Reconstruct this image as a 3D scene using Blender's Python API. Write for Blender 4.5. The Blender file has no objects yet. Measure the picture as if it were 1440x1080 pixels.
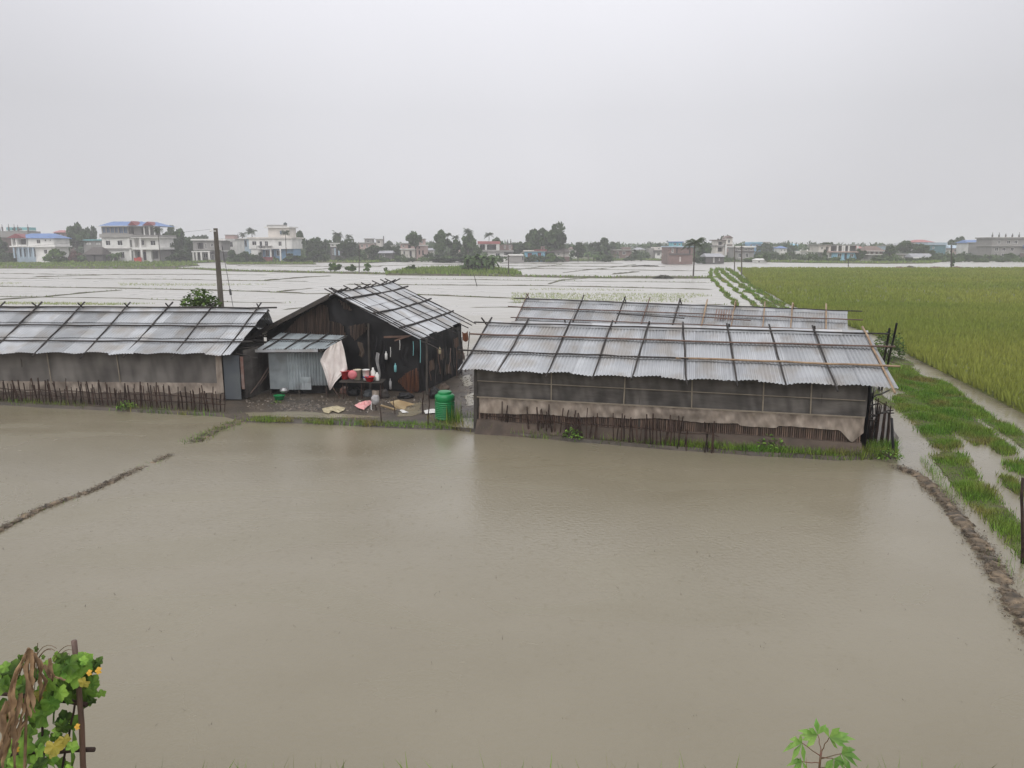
import bpy, math, random
import numpy as np
from mathutils import Vector, Matrix
R = math.radians
SC = bpy.context.scene
COL = SC.collection
random.seed(7)
RNG = np.random.default_rng(7)

# ------------------------------------------------------------------ camera
F, CAMH, YH = 1082.0, 5.0, 345.0            # focal length in photo pixels, eye height, horizon row
PITCH = math.atan((540 - YH) / F)
cam = bpy.data.objects.new('camera', bpy.data.cameras.new('camera'))
COL.objects.link(cam)
cam.location = (0, 0, CAMH)
cam.rotation_euler = (R(90) - PITCH, 0, 0)
cam.data.sensor_width = 36.0
cam.data.lens = 36.0 * F / 1440.0
cam.data.clip_start = 0.1
cam.data.clip_end = 6000
SC.camera = cam

# ------------------------------------------------------------------ light: rainy overcast
SUN_EL, SUN_AZ = R(48), R(195)
w = bpy.data.worlds.new('World'); SC.world = w; w.use_nodes = True
nt = w.node_tree; nt.nodes.clear()
N = nt.nodes.new; Lk = nt.links.new
out = N('ShaderNodeOutputWorld'); bg = N('ShaderNodeBackground'); bg.inputs[1].default_value = 0.1
sky = N('ShaderNodeTexSky'); sky.sky_type = 'NISHITA'; sky.sun_disc = False
sky.sun_elevation = SUN_EL; sky.sun_rotation = SUN_AZ; sky.dust_density = 6; sky.air_density = 1.5
hs = N('ShaderNodeHueSaturation'); hs.inputs['Saturation'].default_value = 0.12; hs.inputs['Value'].default_value = 0.8
Lk(sky.outputs[0], hs.inputs['Color'])
tc = N('ShaderNodeTexCoord'); sep = N('ShaderNodeSeparateXYZ'); Lk(tc.outputs['Generated'], sep.inputs[0])
ramp = N('ShaderNodeValToRGB'); cr = ramp.color_ramp          # cloud deck, brighter towards the zenith
cr.elements[0].position = 0.0; cr.elements[0].color = (.70, .695, .725, 1)
cr.elements[1].position = 1.0; cr.elements[1].color = (1.3, 1.3, 1.34, 1)
e = cr.elements.new(0.16); e.color = (.675, .675, .71, 1)
e = cr.elements.new(0.30); e.color = (.78, .78, .83, 1)
e = cr.elements.new(0.55); e.color = (1.05, 1.05, 1.09, 1)
Lk(sep.outputs['Z'], ramp.inputs[0])
nz = N('ShaderNodeTexNoise'); nz.inputs['Scale'].default_value = 1.7; nz.inputs['Detail'].default_value = 3
Lk(tc.outputs['Generated'], nz.inputs['Vector'])
mr = N('ShaderNodeMapRange'); mr.inputs[1].default_value = .3; mr.inputs[2].default_value = .7
mr.inputs[3].default_value = 9.7; mr.inputs[4].default_value = 10.7
Lk(nz.outputs['Fac'], mr.inputs[0])
dp = N('ShaderNodeVectorMath'); dp.operation = 'DOT_PRODUCT'; dp.inputs[1].default_value = Vector((0.0, .88, .47)).normalized()   # thinner cloud overhead in front
Lk(tc.outputs['Generated'], dp.inputs[0])
m2 = N('ShaderNodeMapRange'); m2.interpolation_type = 'SMOOTHSTEP'; m2.inputs[1].default_value = .80; m2.inputs[2].default_value = 1.0; m2.inputs[3].default_value = 1.0; m2.inputs[4].default_value = 1.24
Lk(dp.outputs['Value'], m2.inputs[0]); mm_ = N('ShaderNodeMath'); mm_.operation = 'MULTIPLY'; Lk(mr.outputs[0], mm_.inputs[0]); Lk(m2.outputs[0], mm_.inputs[1])
vm = N('ShaderNodeVectorMath'); vm.operation = 'SCALE'
Lk(ramp.outputs[0], vm.inputs[0]); Lk(mm_.outputs[0], vm.inputs['Scale'])
mx = N('ShaderNodeMix'); mx.data_type = 'RGBA'; mx.inputs[0].default_value = 0.88
Lk(hs.outputs[0], mx.inputs[6]); Lk(vm.outputs[0], mx.inputs[7])
Lk(mx.outputs[2], bg.inputs[0]); Lk(bg.outputs[0], out.inputs[0])
sun = bpy.data.objects.new('sun', bpy.data.lights.new('sun', 'SUN')); COL.objects.link(sun)
sun.data.energy = 1.25; sun.data.angle = R(70); sun.data.color = (1, .985, .96)
sun.rotation_euler = (R(90) - SUN_EL, 0, math.pi - SUN_AZ)
SC.view_settings.view_transform = 'Standard'; SC.view_settings.look = 'None'
SC.view_settings.exposure = 0.0; SC.view_settings.gamma = 1.0
try:
    SC.cycles.use_denoising = True
    SC.cycles.volume_bounces = 3; SC.cycles.max_bounces = 6; SC.cycles.transparent_max_bounces = 8
    SC.cycles.caustics_reflective = False; SC.cycles.caustics_refractive = False
except Exception:
    pass

# ------------------------------------------------------------------ helpers
CP, SP = math.cos(PITCH), math.sin(PITCH)
def ray(px, py):
    u = (px - 720) / F; v = (540 - py) / F
    return Vector((u, CP + v * SP, -SP + v * CP))
def gp(px, py, z=0.0):                      # photo pixel -> point at height z
    r = ray(px, py); t = (z - CAMH) / r.z
    return Vector((r.x * t, r.y * t, z))
def at(px, py, Y):                          # photo pixel -> point at distance Y
    r = ray(px, py); t = Y / r.y
    return Vector((r.x * t, Y, CAMH + r.z * t))
def rnd(a, b): return random.uniform(a, b)

def mat(name, c1, c2=None, scale=3.0, rough=.75, metallic=0.0, tone=0.0, detail=4, bump=0.0, bscale=20, translucent=0.0, objrand=0.0, spec=.5, stretch=None, c3=None, c3scale=.4, lo=.35, hi=.65):
    m = bpy.data.materials.new(name); m.use_nodes = True
    t = m.node_tree; b = t.nodes['Principled BSDF']; n = t.nodes.new; l = t.links.new
    b.inputs['Roughness'].default_value = rough; b.inputs['Metallic'].default_value = metallic
    b.inputs['Specular IOR Level'].default_value = spec
    c2 = c2 or tuple(x * .75 for x in c1)
    co = n('ShaderNodeTexCoord'); src = co.outputs['Object']
    if stretch:
        mp = n('ShaderNodeMapping'); mp.inputs['Scale'].default_value = stretch
        l(src, mp.inputs[0]); src = mp.outputs[0]
    no = n('ShaderNodeTexNoise'); no.inputs['Scale'].default_value = scale; no.inputs['Detail'].default_value = detail
    l(src, no.inputs['Vector'])
    mp2 = n('ShaderNodeMapRange'); mp2.inputs[1].default_value = lo; mp2.inputs[2].default_value = hi
    l(no.outputs['Fac'], mp2.inputs[0])
    mi = n('ShaderNodeMix'); mi.data_type = 'RGBA'; l(mp2.outputs[0], mi.inputs[0])
    mi.inputs[6].default_value = (*c1, 1); mi.inputs[7].default_value = (*c2, 1)
    col = mi.outputs[2]
    if c3:
        n3 = n('ShaderNodeTexNoise'); n3.inputs['Scale'].default_value = c3scale; n3.inputs['Detail'].default_value = 3
        l(co.outputs['Object'], n3.inputs['Vector'])
        m3 = n('ShaderNodeMapRange'); m3.inputs[1].default_value = .48; m3.inputs[2].default_value = .66; l(n3.outputs['Fac'], m3.inputs[0])
        x3 = n('ShaderNodeMix'); x3.data_type = 'RGBA'; l(m3.outputs[0], x3.inputs[0]); l(col, x3.inputs[6]); x3.inputs[7].default_value = (*c3, 1)
        col = x3.outputs[2]
    if tone or objrand:
        val = None
        if tone:
            at_ = n('ShaderNodeAttribute'); at_.attribute_name = 'tone'
            r1 = n('ShaderNodeMapRange'); r1.inputs[3].default_value = 1 - tone; r1.inputs[4].default_value = 1 + tone
            l(at_.outputs['Fac'], r1.inputs[0]); val = r1.outputs[0]
        if objrand:
            oi = n('ShaderNodeObjectInfo'); r2 = n('ShaderNodeMapRange')
            r2.inputs[3].default_value = 1 - objrand; r2.inputs[4].default_value = 1 + objrand
            l(oi.outputs['Random'], r2.inputs[0])
            if val is None: val = r2.outputs[0]
            else:
                mm = n('ShaderNodeMath'); mm.operation = 'MULTIPLY'; l(val, mm.inputs[0]); l(r2.outputs[0], mm.inputs[1]); val = mm.outputs[0]
        sc = n('ShaderNodeVectorMath'); sc.operation = 'SCALE'; l(col, sc.inputs[0]); l(val, sc.inputs['Scale'])
        col = sc.outputs[0]
    l(col, b.inputs['Base Color'])
    if bump:
        nb = n('ShaderNodeTexNoise'); nb.inputs['Scale'].default_value = bscale; nb.inputs['Detail'].default_value = 4
        l(src, nb.inputs['Vector'])
        bp = n('ShaderNodeBump'); bp.inputs['Strength'].default_value = bump; bp.inputs['Distance'].default_value = .03
        l(nb.outputs['Fac'], bp.inputs['Height']); l(bp.outputs[0], b.inputs['Normal'])
    if translucent:
        tr = n('ShaderNodeBsdfTranslucent'); l(col, tr.inputs['Color'])
        ms = n('ShaderNodeMixShader'); ms.inputs[0].default_value = translucent
        o = t.nodes['Material Output']; l(b.outputs[0], ms.inputs[1]); l(tr.outputs[0], ms.inputs[2]); l(ms.outputs[0], o.inputs[0])
    return m

ORG = {}
class MB:
    def __init__(s): s.v = []; s.f = []; s.t = []; s.tone = .5
    def p(s, co, tone=None):
        s.v.append((co[0], co[1], co[2])); s.t.append(s.tone if tone is None else tone); return len(s.v) - 1
    def quad(s, a, b, c, d, tone=None):
        i = [s.p(x, tone) for x in (a, b, c, d)]; s.f.append(i)
    def tri(s, a, b, c, tone=None):
        s.f.append([s.p(x, tone) for x in (a, b, c)])
    def poly(s, pts, tone=None): s.f.append([s.p(x, tone) for x in pts])
    def prism(s, pts, dvec):                 # extrude a polygon
        d = Vector(dvec); a = [s.p(x) for x in pts]; b = [s.p(Vector(x) + d) for x in pts]; n = len(a)
        s.f.append(a[::-1]); s.f.append(b)
        for i in range(n): s.f.append([a[i], a[(i + 1) % n], b[(i + 1) % n], b[i]])
    def box(s, c, size, rz=0, M=None):
        x, y, z = (k / 2 for k in size); M = M or Matrix.Rotation(rz, 3, 'Z'); c = Vector(c)
        i = [s.p(c + M @ Vector((a * x, b * y, d * z))) for d in (-1, 1) for a, b in ((-1, -1), (1, -1), (1, 1), (-1, 1))]
        for q in ((3, 2, 1, 0), (4, 5, 6, 7), (0, 1, 5, 4), (1, 2, 6, 5), (2, 3, 7, 6), (3, 0, 4, 7)): s.f.append([i[k] for k in q])
    def bar(s, a, b, wd, ht):                # rectangular bar between two points
        a = Vector(a); b = Vector(b); d = (b - a); L = d.length; d.normalize()
        up = Vector((0, 0, 1)) if abs(d.z) < .95 else Vector((0, 1, 0))
        sd = d.cross(up).normalized(); up = sd.cross(d)
        M = Matrix((d, sd, up)).transposed(); s.box((a + b) / 2, (L, wd, ht), M=M)
    def tube(s, pts, r, n=6, cap=True, tone=None):
        pts = [Vector(q) for q in pts]; k = len(pts)
        rs = r if isinstance(r, (list, tuple)) else [r] * k
        rings = []
        for i, q in enumerate(pts):
            d = (pts[min(i + 1, k - 1)] - pts[max(i - 1, 0)]).normalized()
            up = Vector((0, 0, 1)) if abs(d.z) < .9 else Vector((1, 0, 0))
            a = d.cross(up).normalized(); b = a.cross(d)
            rings.append([s.p(q + (a * math.cos(2 * math.pi * j / n) + b * math.sin(2 * math.pi * j / n)) * rs[i], tone) for j in range(n)])
        for i in range(k - 1):
            for j in range(n): s.f.append([rings[i][j], rings[i][(j + 1) % n], rings[i + 1][(j + 1) % n], rings[i + 1][j]])
        if cap: s.f.append(rings[0][::-1]); s.f.append(rings[-1])
    def stick(s, a, b, r, wob=.02, n=5, k=4, taper=.8):
        a = Vector(a); b = Vector(b)
        pts = [a.lerp(b, i / k) + Vector((rnd(-wob, wob), rnd(-wob, wob), rnd(-wob, wob))) * (0 < i < k) for i in range(k + 1)]
        s.tube(pts, [r * (1 - (1 - taper) * i / k) for i in range(k + 1)], n)
    def lathe(s, c, prof, n=20, tilt=None):
        c = Vector(c); M = tilt or Matrix.Identity(3); rings = []
        for r, z in prof: rings.append([s.p(c + M @ Vector((r * math.cos(2 * math.pi * j / n), r * math.sin(2 * math.pi * j / n), z))) for j in range(n)])
        for i in range(len(prof) - 1):
            for j in range(n): s.f.append([rings[i][j], rings[i][(j + 1) % n], rings[i + 1][(j + 1) % n], rings[i + 1][j]])
        s.f.append(rings[0][::-1]); s.f.append(rings[-1])
    def grid(s, fn, nu, nv, tone=None):
        idx = [[s.p(fn(i / nu, j / nv), tone) for j in range(nv + 1)] for i in range(nu + 1)]
        for i in range(nu):
            for j in range(nv): s.f.append([idx[i][j], idx[i + 1][j], idx[i + 1][j + 1], idx[i][j + 1]])
    def build(s, name, m, parent=None, smooth=False):
        me = bpy.data.meshes.new(name)
        v = s.v
        if parent is not None:
            o, rz = ORG[parent.name]; Mi = Matrix.Rotation(-rz, 3, 'Z')
            v = [tuple(Mi @ (Vector(q) - o)) for q in v]
        me.from_pydata(v, [], s.f); me.update()
        a = me.attributes.new('tone', 'FLOAT', 'POINT'); a.data.foreach_set('value', s.t)
        me.materials.append(m)
        if smooth: me.polygons.foreach_set('use_smooth', [True] * len(me.polygons))
        ob = bpy.data.objects.new(name, me); COL.objects.link(ob)
        if parent is not None: ob.parent = parent; ORG[ob.name] = ORG[parent.name]
        return ob

def tag(o, label=None, cat=None, group=None, kind=None):
    if label: o['label'] = label
    if cat: o['category'] = cat
    if group: o['group'] = group
    if kind: o['kind'] = kind
    return o
def thing(name, label, cat, loc=(0, 0, 0), rz=0.0, group=None):
    o = bpy.data.objects.new(name, None); COL.objects.link(o); o.empty_display_size = .2
    o.location = loc; o.rotation_euler = (0, 0, rz); ORG[o.name] = (Vector(loc), rz)
    return tag(o, label, cat, group)
def struct(o): o['kind'] = 'structure'; return o
def copy_tree(o, loc=None, rz=None, scale=None, label=None, group=None):
    c = o.copy(); COL.objects.link(c)
    for ch in list(o.children):
        d = ch.copy(); COL.objects.link(d); d.parent = c
    if loc is not None: c.location = loc
    if rz is not None: c.rotation_euler = (0, 0, rz)
    if scale is not None: c.scale = scale
    if label: c['label'] = label
    if group: c['group'] = group
    elif 'group' in c.keys(): del c['group']
    return c
def trimesh(name, V, T, m):                 # fast mesh of loose triangles: V (n,3,3), T (n,)
    n = len(V); me = bpy.data.meshes.new(name)
    me.vertices.add(3 * n); me.vertices.foreach_set('co', np.asarray(V, np.float32).ravel())
    me.loops.add(3 * n); me.loops.foreach_set('vertex_index', np.arange(3 * n, dtype=np.int32))
    me.polygons.add(n); me.polygons.foreach_set('loop_start', np.arange(0, 3 * n, 3, dtype=np.int32))
    me.update(calc_edges=True); me.validate()
    a = me.attributes.new('tone', 'FLOAT', 'POINT'); a.data.foreach_set('value', np.repeat(np.asarray(T, np.float32), 3))
    me.materials.append(m)
    o = bpy.data.objects.new(name, me); COL.objects.link(o); return o
def blades(P, h, wd, lean=.5, tone=(0, 1), per=1):     # upright triangles at points P
    P = np.repeat(np.asarray(P, float), per, axis=0); n = len(P)
    h = np.repeat(np.broadcast_to(h, (n // per,)), per); wd = np.repeat(np.broadcast_to(wd, (n // per,)), per)
    a = RNG.uniform(0, 2 * np.pi, n); b = RNG.uniform(0, 2 * np.pi, n)
    P = P + np.stack([np.cos(b), np.sin(b), 0 * b], 1) * (wd * 1.2 * (per > 1))[:, None]
    s = np.stack([np.cos(a), np.sin(a), 0 * a], 1) * (wd * .5)[:, None]
    hh = h * RNG.uniform(.55, 1.1, n); ln = RNG.uniform(0, lean, n) * hh
    tip = P + np.stack([np.cos(b) * ln, np.sin(b) * ln, hh], 1)
    return np.stack([P - s, P + s, tip], 1), RNG.uniform(*tone, n)
def inpoly(X, Y, poly):
    c = np.zeros(len(X), bool); j = len(poly) - 1
    for i in range(len(poly)):
        xi, yi = poly[i][0], poly[i][1]; xj, yj = poly[j][0], poly[j][1]
        k = ((yi > Y) != (yj > Y)) & (X < (xj - xi) * (Y - yi) / (yj - yi + 1e-12) + xi); c ^= k; j = i
    return c
def scatter(poly, n, z=0.0):
    P = np.array([(q[0], q[1]) for q in poly]); lo, hi = P.min(0), P.max(0); res = []; tot = 0
    for _ in range(40):
        X = RNG.uniform(lo[0], hi[0], 2 * n); Y = RNG.uniform(lo[1], hi[1], 2 * n); k = inpoly(X, Y, P)
        res.append(np.stack([X[k], Y[k], np.full(k.sum(), z)], 1)); tot += k.sum()
        if tot >= n: break
    return np.concatenate(res)[:n]
def area(poly):
    return abs(sum(poly[i - 1][0] * poly[i][1] - poly[i][0] * poly[i - 1][1] for i in range(len(poly)))) / 2
def along(pts, step):
    res = []
    for a, b in zip(pts[:-1], pts[1:]):
        k = max(1, int((b - a).length / step))
        res += [a.lerp(b, i / k) for i in range(k)]
    return res + [pts[-1]]
def raised(name, poly, z, m, jit=.0, step=None, zb=-.25):     # land patch with a sloping edge
    pts = [Vector((q[0], q[1], 0)) for q in poly]
    if step:
        pts = along(pts + [pts[0]], step)[:-1]
        pts = [q + Vector((rnd(-jit, jit), rnd(-jit, jit), 0)) for q in pts]
    mb = MB(); c = sum(pts, Vector()) / len(pts)
    top = [mb.p(q + (c - q).normalized() * min(.12, (c - q).length * .2) + Vector((0, 0, z))) for q in pts]
    bot = [mb.p(q + (q - c).normalized() * .15 + Vector((0, 0, zb))) for q in pts]
    n = len(pts); mb.f.append(top)
    for i in range(n): mb.f.append([bot[i], bot[(i + 1) % n], top[(i + 1) % n], top[i]])
    return struct(mb.build(name, m))
from mathutils import noise as mnoise
def nz3(x, y, s=1.0, seed=0.0): return mnoise.noise(Vector((x * s, y * s, seed)))

# ------------------------------------------------------------------ materials
def water_mat():
    m = bpy.data.materials.new('muddy_flood_water'); m.use_nodes = True
    t = m.node_tree; b = t.nodes['Principled BSDF']; n = t.nodes.new; l = t.links.new
    co = n('ShaderNodeTexCoord')
    no = n('ShaderNodeTexNoise'); no.inputs['Scale'].default_value = .25; no.inputs['Detail'].default_value = 5; l(co.outputs['Object'], no.inputs['Vector'])
    mp = n('ShaderNodeMapRange'); mp.inputs[1].default_value = .3; mp.inputs[2].default_value = .7; l(no.outputs['Fac'], mp.inputs[0])
    mi = n('ShaderNodeMix'); mi.data_type = 'RGBA'; l(mp.outputs[0], mi.inputs[0])
    mi.inputs[6].default_value = (.190, .165, .112, 1); mi.inputs[7].default_value = (.222, .196, .139, 1)
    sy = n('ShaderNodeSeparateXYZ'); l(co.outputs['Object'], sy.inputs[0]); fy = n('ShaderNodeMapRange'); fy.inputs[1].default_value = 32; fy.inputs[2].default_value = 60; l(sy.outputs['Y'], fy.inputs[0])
    mf = n('ShaderNodeMix'); mf.data_type = 'RGBA'; l(fy.outputs[0], mf.inputs[0]); l(mi.outputs[2], mf.inputs[6]); mf.inputs[7].default_value = (.40, .385, .355, 1)     # far water painted paler, sky reflection put into its base colour
    l(mf.outputs[2], b.inputs['Base Color'])
    b.inputs['IOR'].default_value = 1.43
    sx = n('ShaderNodeSeparateXYZ'); l(co.outputs['Object'], sx.inputs[0])              # the sheltered far paddies lie calmer than the rain-beaten pond
    rg_ = n('ShaderNodeMapRange'); rg_.inputs[1].default_value = 26; rg_.inputs[2].default_value = 50; rg_.inputs[3].default_value = .23; rg_.inputs[4].default_value = .34
    l(sx.outputs['Y'], rg_.inputs[0])
    mpw = n('ShaderNodeMapping'); mpw.inputs['Scale'].default_value = (.16, .42, 1); l(co.outputs['Object'], mpw.inputs[0])
    nw = n('ShaderNodeTexNoise'); nw.inputs['Scale'].default_value = 1; nw.inputs['Detail'].default_value = 6; nw.inputs['Distortion'].default_value = 1.2; l(mpw.outputs[0], nw.inputs['Vector'])
    mw = n('ShaderNodeMapRange'); mw.inputs[1].default_value = .3; mw.inputs[2].default_value = .7; mw.inputs[3].default_value = .65; mw.inputs[4].default_value = 1.5; l(nw.outputs['Fac'], mw.inputs[0])
    mlt = n('ShaderNodeMath'); mlt.operation = 'MULTIPLY'; l(rg_.outputs[0], mlt.inputs[0]); l(mw.outputs[0], mlt.inputs[1]); l(mlt.outputs[0], b.inputs['Roughness'])
    n1 = n('ShaderNodeTexNoise'); n1.inputs['Scale'].default_value = 13; n1.inputs['Detail'].default_value = 3; l(co.outputs['Object'], n1.inputs['Vector'])
    n2 = n('ShaderNodeTexVoronoi'); n2.inputs['Scale'].default_value = 6.0; l(co.outputs['Object'], n2.inputs['Vector'])
    rp = n('ShaderNodeMath'); rp.operation = 'MULTIPLY'; rp.inputs[1].default_value = 45; l(n2.outputs['Distance'], rp.inputs[0])   # rings of the rain drops
    sn = n('ShaderNodeMath'); sn.operation = 'SINE'; l(rp.outputs[0], sn.inputs[0])
    fade = n('ShaderNodeMapRange'); fade.inputs[1].default_value = 0; fade.inputs[2].default_value = .45; fade.inputs[3].default_value = .12; fade.inputs[4].default_value = 0
    l(n2.outputs['Distance'], fade.inputs[0])
    rr = n('ShaderNodeMath'); rr.operation = 'MULTIPLY'; l(sn.outputs[0], rr.inputs[0]); l(fade.outputs[0], rr.inputs[1])
    ad = n('ShaderNodeMath'); ad.operation = 'ADD'; l(n1.outputs['Fac'], ad.inputs[0]); l(rr.outputs[0], ad.inputs[1])
    bp = n('ShaderNodeBump'); bp.inputs['Distance'].default_value = .02
    bs = n('ShaderNodeMapRange'); bs.inputs[1].default_value = 12; bs.inputs[2].default_value = 40; bs.inputs[3].default_value = .42; bs.inputs[4].default_value = .04
    l(sx.outputs['Y'], bs.inputs[0]); l(bs.outputs[0], bp.inputs['Strength'])
    l(ad.outputs[0], bp.inputs['Height']); l(bp.outputs[0], b.inputs['Normal'])
    return m
M = dict(
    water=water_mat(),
    mud=mat('wet_mud', (.085, .066, .048), (.045, .036, .027), 1.6, .5, bump=.6, bscale=9),
    verge=mat('verge_soil', (.10, .125, .035), (.085, .075, .045), 2.5, .85, spec=.15),
    bund=mat('bund_mud', (.10, .085, .055), (.055, .062, .026), 1.2, .7, bump=.5, bscale=6),
    straw=mat('wet_straw_mud', (.165, .12, .075), (.055, .042, .028), 7, .65, tone=.5),
    land=mat('village_ground', (.075, .10, .035), (.11, .10, .06), .06, .9),
    grass=mat('grass', (.105, .225, .028), (.18, .265, .042), 1.1, .75, tone=.6, translucent=.25, spec=.12, c3=(.22, .20, .06), c3scale=.9),
    fgrass=mat('bank_grass', (.15, .235, .05), (.20, .25, .07), .25, .8, tone=.4, translucent=.2, spec=.1),
    rice=mat('ripening_rice', (.275, .295, .062), (.205, .255, .046), .05, .8, tone=.24, translucent=.25, detail=6, spec=.1),
    ricebase=mat('rice_understorey', (.14, .15, .03), (.10, .12, .025), .3, .9),
    seedling=mat('rice_seedling', (.27, .33, .11), (.34, .36, .17), .4, .7, tone=.3),
    tin=mat('galvanised_tin', (.45, .46, .475), (.36, .37, .385), 1.6, .46, metallic=.35, tone=.30, c3=(.34, .325, .31), c3scale=1.5, bump=.1, bscale=4),
    tinold=mat('dull_tin', (.36, .40, .415), (.26, .29, .305), 2.5, .5, metallic=.35, tone=.3, c3=(.22, .235, .24), c3scale=1.6),
    rust=mat('rusty_tin', (.16, .07, .05), (.25, .2, .18), 3, .6, tone=.3),
    pole=mat('weathered_bamboo', (.028, .025, .024), (.058, .05, .046), 5, .7, tone=.4, spec=.25),
    bamboo=mat('dry_bamboo', (.36, .25, .15), (.22, .14, .085), 5, .5, tone=.35),
    brownpole=mat('brown_bamboo', (.15, .085, .06), (.09, .055, .042), 5, .5, tone=.35),
    stake=mat('wet_stake', (.028, .018, .015), (.060, .036, .028), 8, .75, tone=.5, spec=.2),
    net=mat('grey_netting', (.125, .114, .104), (.060, .054, .050), 1.1, .8, tone=.32, stretch=(.9, .9, 2.6), bump=1.0, bscale=2.2, spec=.2, lo=.3, hi=.7),
    netl=mat('pale_netting', (.165, .152, .138), (.11, .10, .092), .8, .8, tone=.22, stretch=(.9, .9, 1.6), bump=.8, bscale=1.6, spec=.2),
    sack=mat('old_sacking', (.37, .315, .265), (.17, .135, .11), 2.6, .85, tone=.28, stretch=(2.2, 2.2, .9), bump=1.0, bscale=4, spec=.15, lo=.2, hi=.8),
    rope=mat('pale_batten', (.26, .22, .17), (.19, .16, .12), 4, .8),
    tarp=mat('black_plastic', (.007, .007, .008), (.016, .015, .016), 2.0, .55, tone=.4, bump=.9, bscale=2.4, spec=.32),
    slats=mat('bamboo_slats', (.145, .095, .068), (.07, .046, .036), 6, .7, tone=.5, stretch=(6, 6, .5)),
    orange=mat('orange_bamboo', (.28, .095, .035), (.12, .045, .022), 5, .6, tone=.4, stretch=(6, 6, .5)),
    whitecloth=mat('white_sheet', (.84, .78, .74), (.68, .61, .58), 3, .8, tone=.25),
    bluepanel=mat('slate_panel', (.065, .075, .088), (.10, .11, .115), 1.5, .6),
    plinth=mat('earth_plinth', (.095, .068, .05), (.055, .04, .03), 3, .8, bump=.6, bscale=8),
    green=mat('green_plastic', (.006, .23, .065), (.008, .18, .05), 2, .32),
    red=mat('red_plastic', (.50, .025, .03), None, 3, .35),
    pink=mat('pink_plastic', (.62, .16, .18), None, 4, .45),
    cream=mat('cream_plastic', (.60, .53, .40), None, 3, .45),
    white=mat('white_plastic', (.72, .71, .68), (.6, .59, .56), 3, .45),
    blue=mat('blue_plastic', (.05, .10, .28), None, 3, .45),
    pinkcloth=mat('pink_cloth', (.62, .22, .23), (.70, .40, .38), 9, .8),
    beige=mat('beige_cloth', (.48, .42, .28), (.30, .25, .15), 6, .8, tone=.3),
    card=mat('wet_cardboard', (.36, .27, .15), (.26, .18, .09), 3, .8, tone=.3),
    greysack=mat('grey_sack', (.42, .41, .41), (.30, .29, .29), 5, .7),
    steel=mat('dented_steel', (.38, .38, .38), None, 4, .35, metallic=.7),
    concrete=mat('concrete_pole', (.135, .118, .098), (.085, .074, .06), 3, .85, tone=.3, stretch=(2, 2, .4)),
    darkwood=mat('dark_wood', (.035, .03, .027), (.06, .05, .04), 4, .7),
    wire=mat('wire', (.06, .06, .06), None, 3, .6),
    glass=mat('dark_window', (.022, .022, .028), (.04, .04, .045), .8, .5, spec=.2),
    bglass=mat('blue_window', (.07, .13, .25), (.10, .17, .28), .6, .25),
    leaf=mat('tree_leaves', (.068, .105, .038), (.042, .072, .026), .45, .8, tone=.65, objrand=.22, translucent=.18, spec=.12),
    leafy=mat('light_leaves', (.12, .19, .04), (.075, .13, .03), .8, .7, tone=.6, objrand=.15, translucent=.25, spec=.15),
    palmleaf=mat('palm_fronds', (.05, .075, .025), (.035, .055, .018), .5, .75, tone=.45, translucent=.15, spec=.12),
    banana=mat('banana_leaves', (.075, .13, .03), (.045, .085, .022), .8, .7, tone=.45, translucent=.25),
    redleaf=mat('copper_leaves', (.13, .055, .045), (.09, .05, .035), .6, .7, tone=.4),
    trunk=mat('bark', (.085, .07, .055), (.05, .04, .033), 4, .9),
    vine=mat('gourd_leaf', (.21, .34, .055), (.075, .17, .026), 9, .6, tone=.75, translucent=.3, spec=.25),
    yleaf=mat('yellowing_leaf', (.42, .33, .05), (.30, .28, .05), 8, .6, tone=.35, translucent=.3),
    flower=mat('yellow_flower', (.75, .42, .05), None, 5, .6, translucent=.3),
    corn=mat('dry_corn_leaf', (.36, .235, .13), (.20, .12, .065), 16, .75, tone=.5, translucent=.2),
    castor=mat('young_leaf', (.13, .29, .05), (.25, .40, .09), 9, .45, tone=.4, translucent=.3),
    redstem=mat('red_stem', (.16, .06, .04), (.10, .08, .03), 8, .5),
)
def paint(name, c, v=.86, sc=.6): return mat(name, c, tuple(x * v for x in c), sc, .8, c3=tuple(x * .78 for x in c), c3scale=.35)
M.update(
    wwall=paint('white_wall', (.80, .785, .75)), wwarm=paint('cream_wall', (.70, .655, .60)), wgrey=paint('grey_render', (.30, .285, .27)),
    wdark=paint('dark_render', (.12, .11, .105)), wbrick=mat('brick_wall', (.225, .15, .13), (.17, .12, .108), 1.2, .9), wbrown=paint('brown_wall', (.19, .14, .12)),
    wblue=paint('blue_wall', (.26, .52, .68)), wpale=paint('pale_blue_wall', (.42, .52, .60)), wturq=paint('turquoise_wall', (.20, .48, .50)), wmidblue=paint('mid_blue_wall', (.20, .36, .55)),
    wpink=paint('pink_wall', (.50, .36, .33)), rblue=mat('blue_roof', (.075, .17, .40), (.06, .14, .33), .7, .45), rred=mat('maroon_roof', (.22, .045, .05), None, .7, .6),
    rpink=mat('rose_roof', (.40, .14, .14), None, .7, .6), rthatch=mat('thatch', (.115, .10, .09), (.07, .06, .055), 3, .95), rbrown=mat('brown_tiles', (.19, .13, .11), None, 1, .8),
    rgrey=mat('grey_sheet_roof', (.34, .34, .36), (.26, .26, .28), .8, .6), redcloth=mat('red_cloth', (.58, .07, .05), None, 2, .8), conc=paint('slab_concrete', (.36, .345, .32)),
    teal=mat('teal_sheet', (.10, .22, .26), None, 1, .6), tank=mat('black_tank', (.02, .05, .05), None, 2, .4), earth=mat('earth_heap', (.16, .095, .07), (.11, .07, .05), 1.2, .95, bump=.5, bscale=3), dkearth=mat('dark_heap', (.10, .095, .07), (.06, .06, .045), 2, .95),
)

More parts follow.
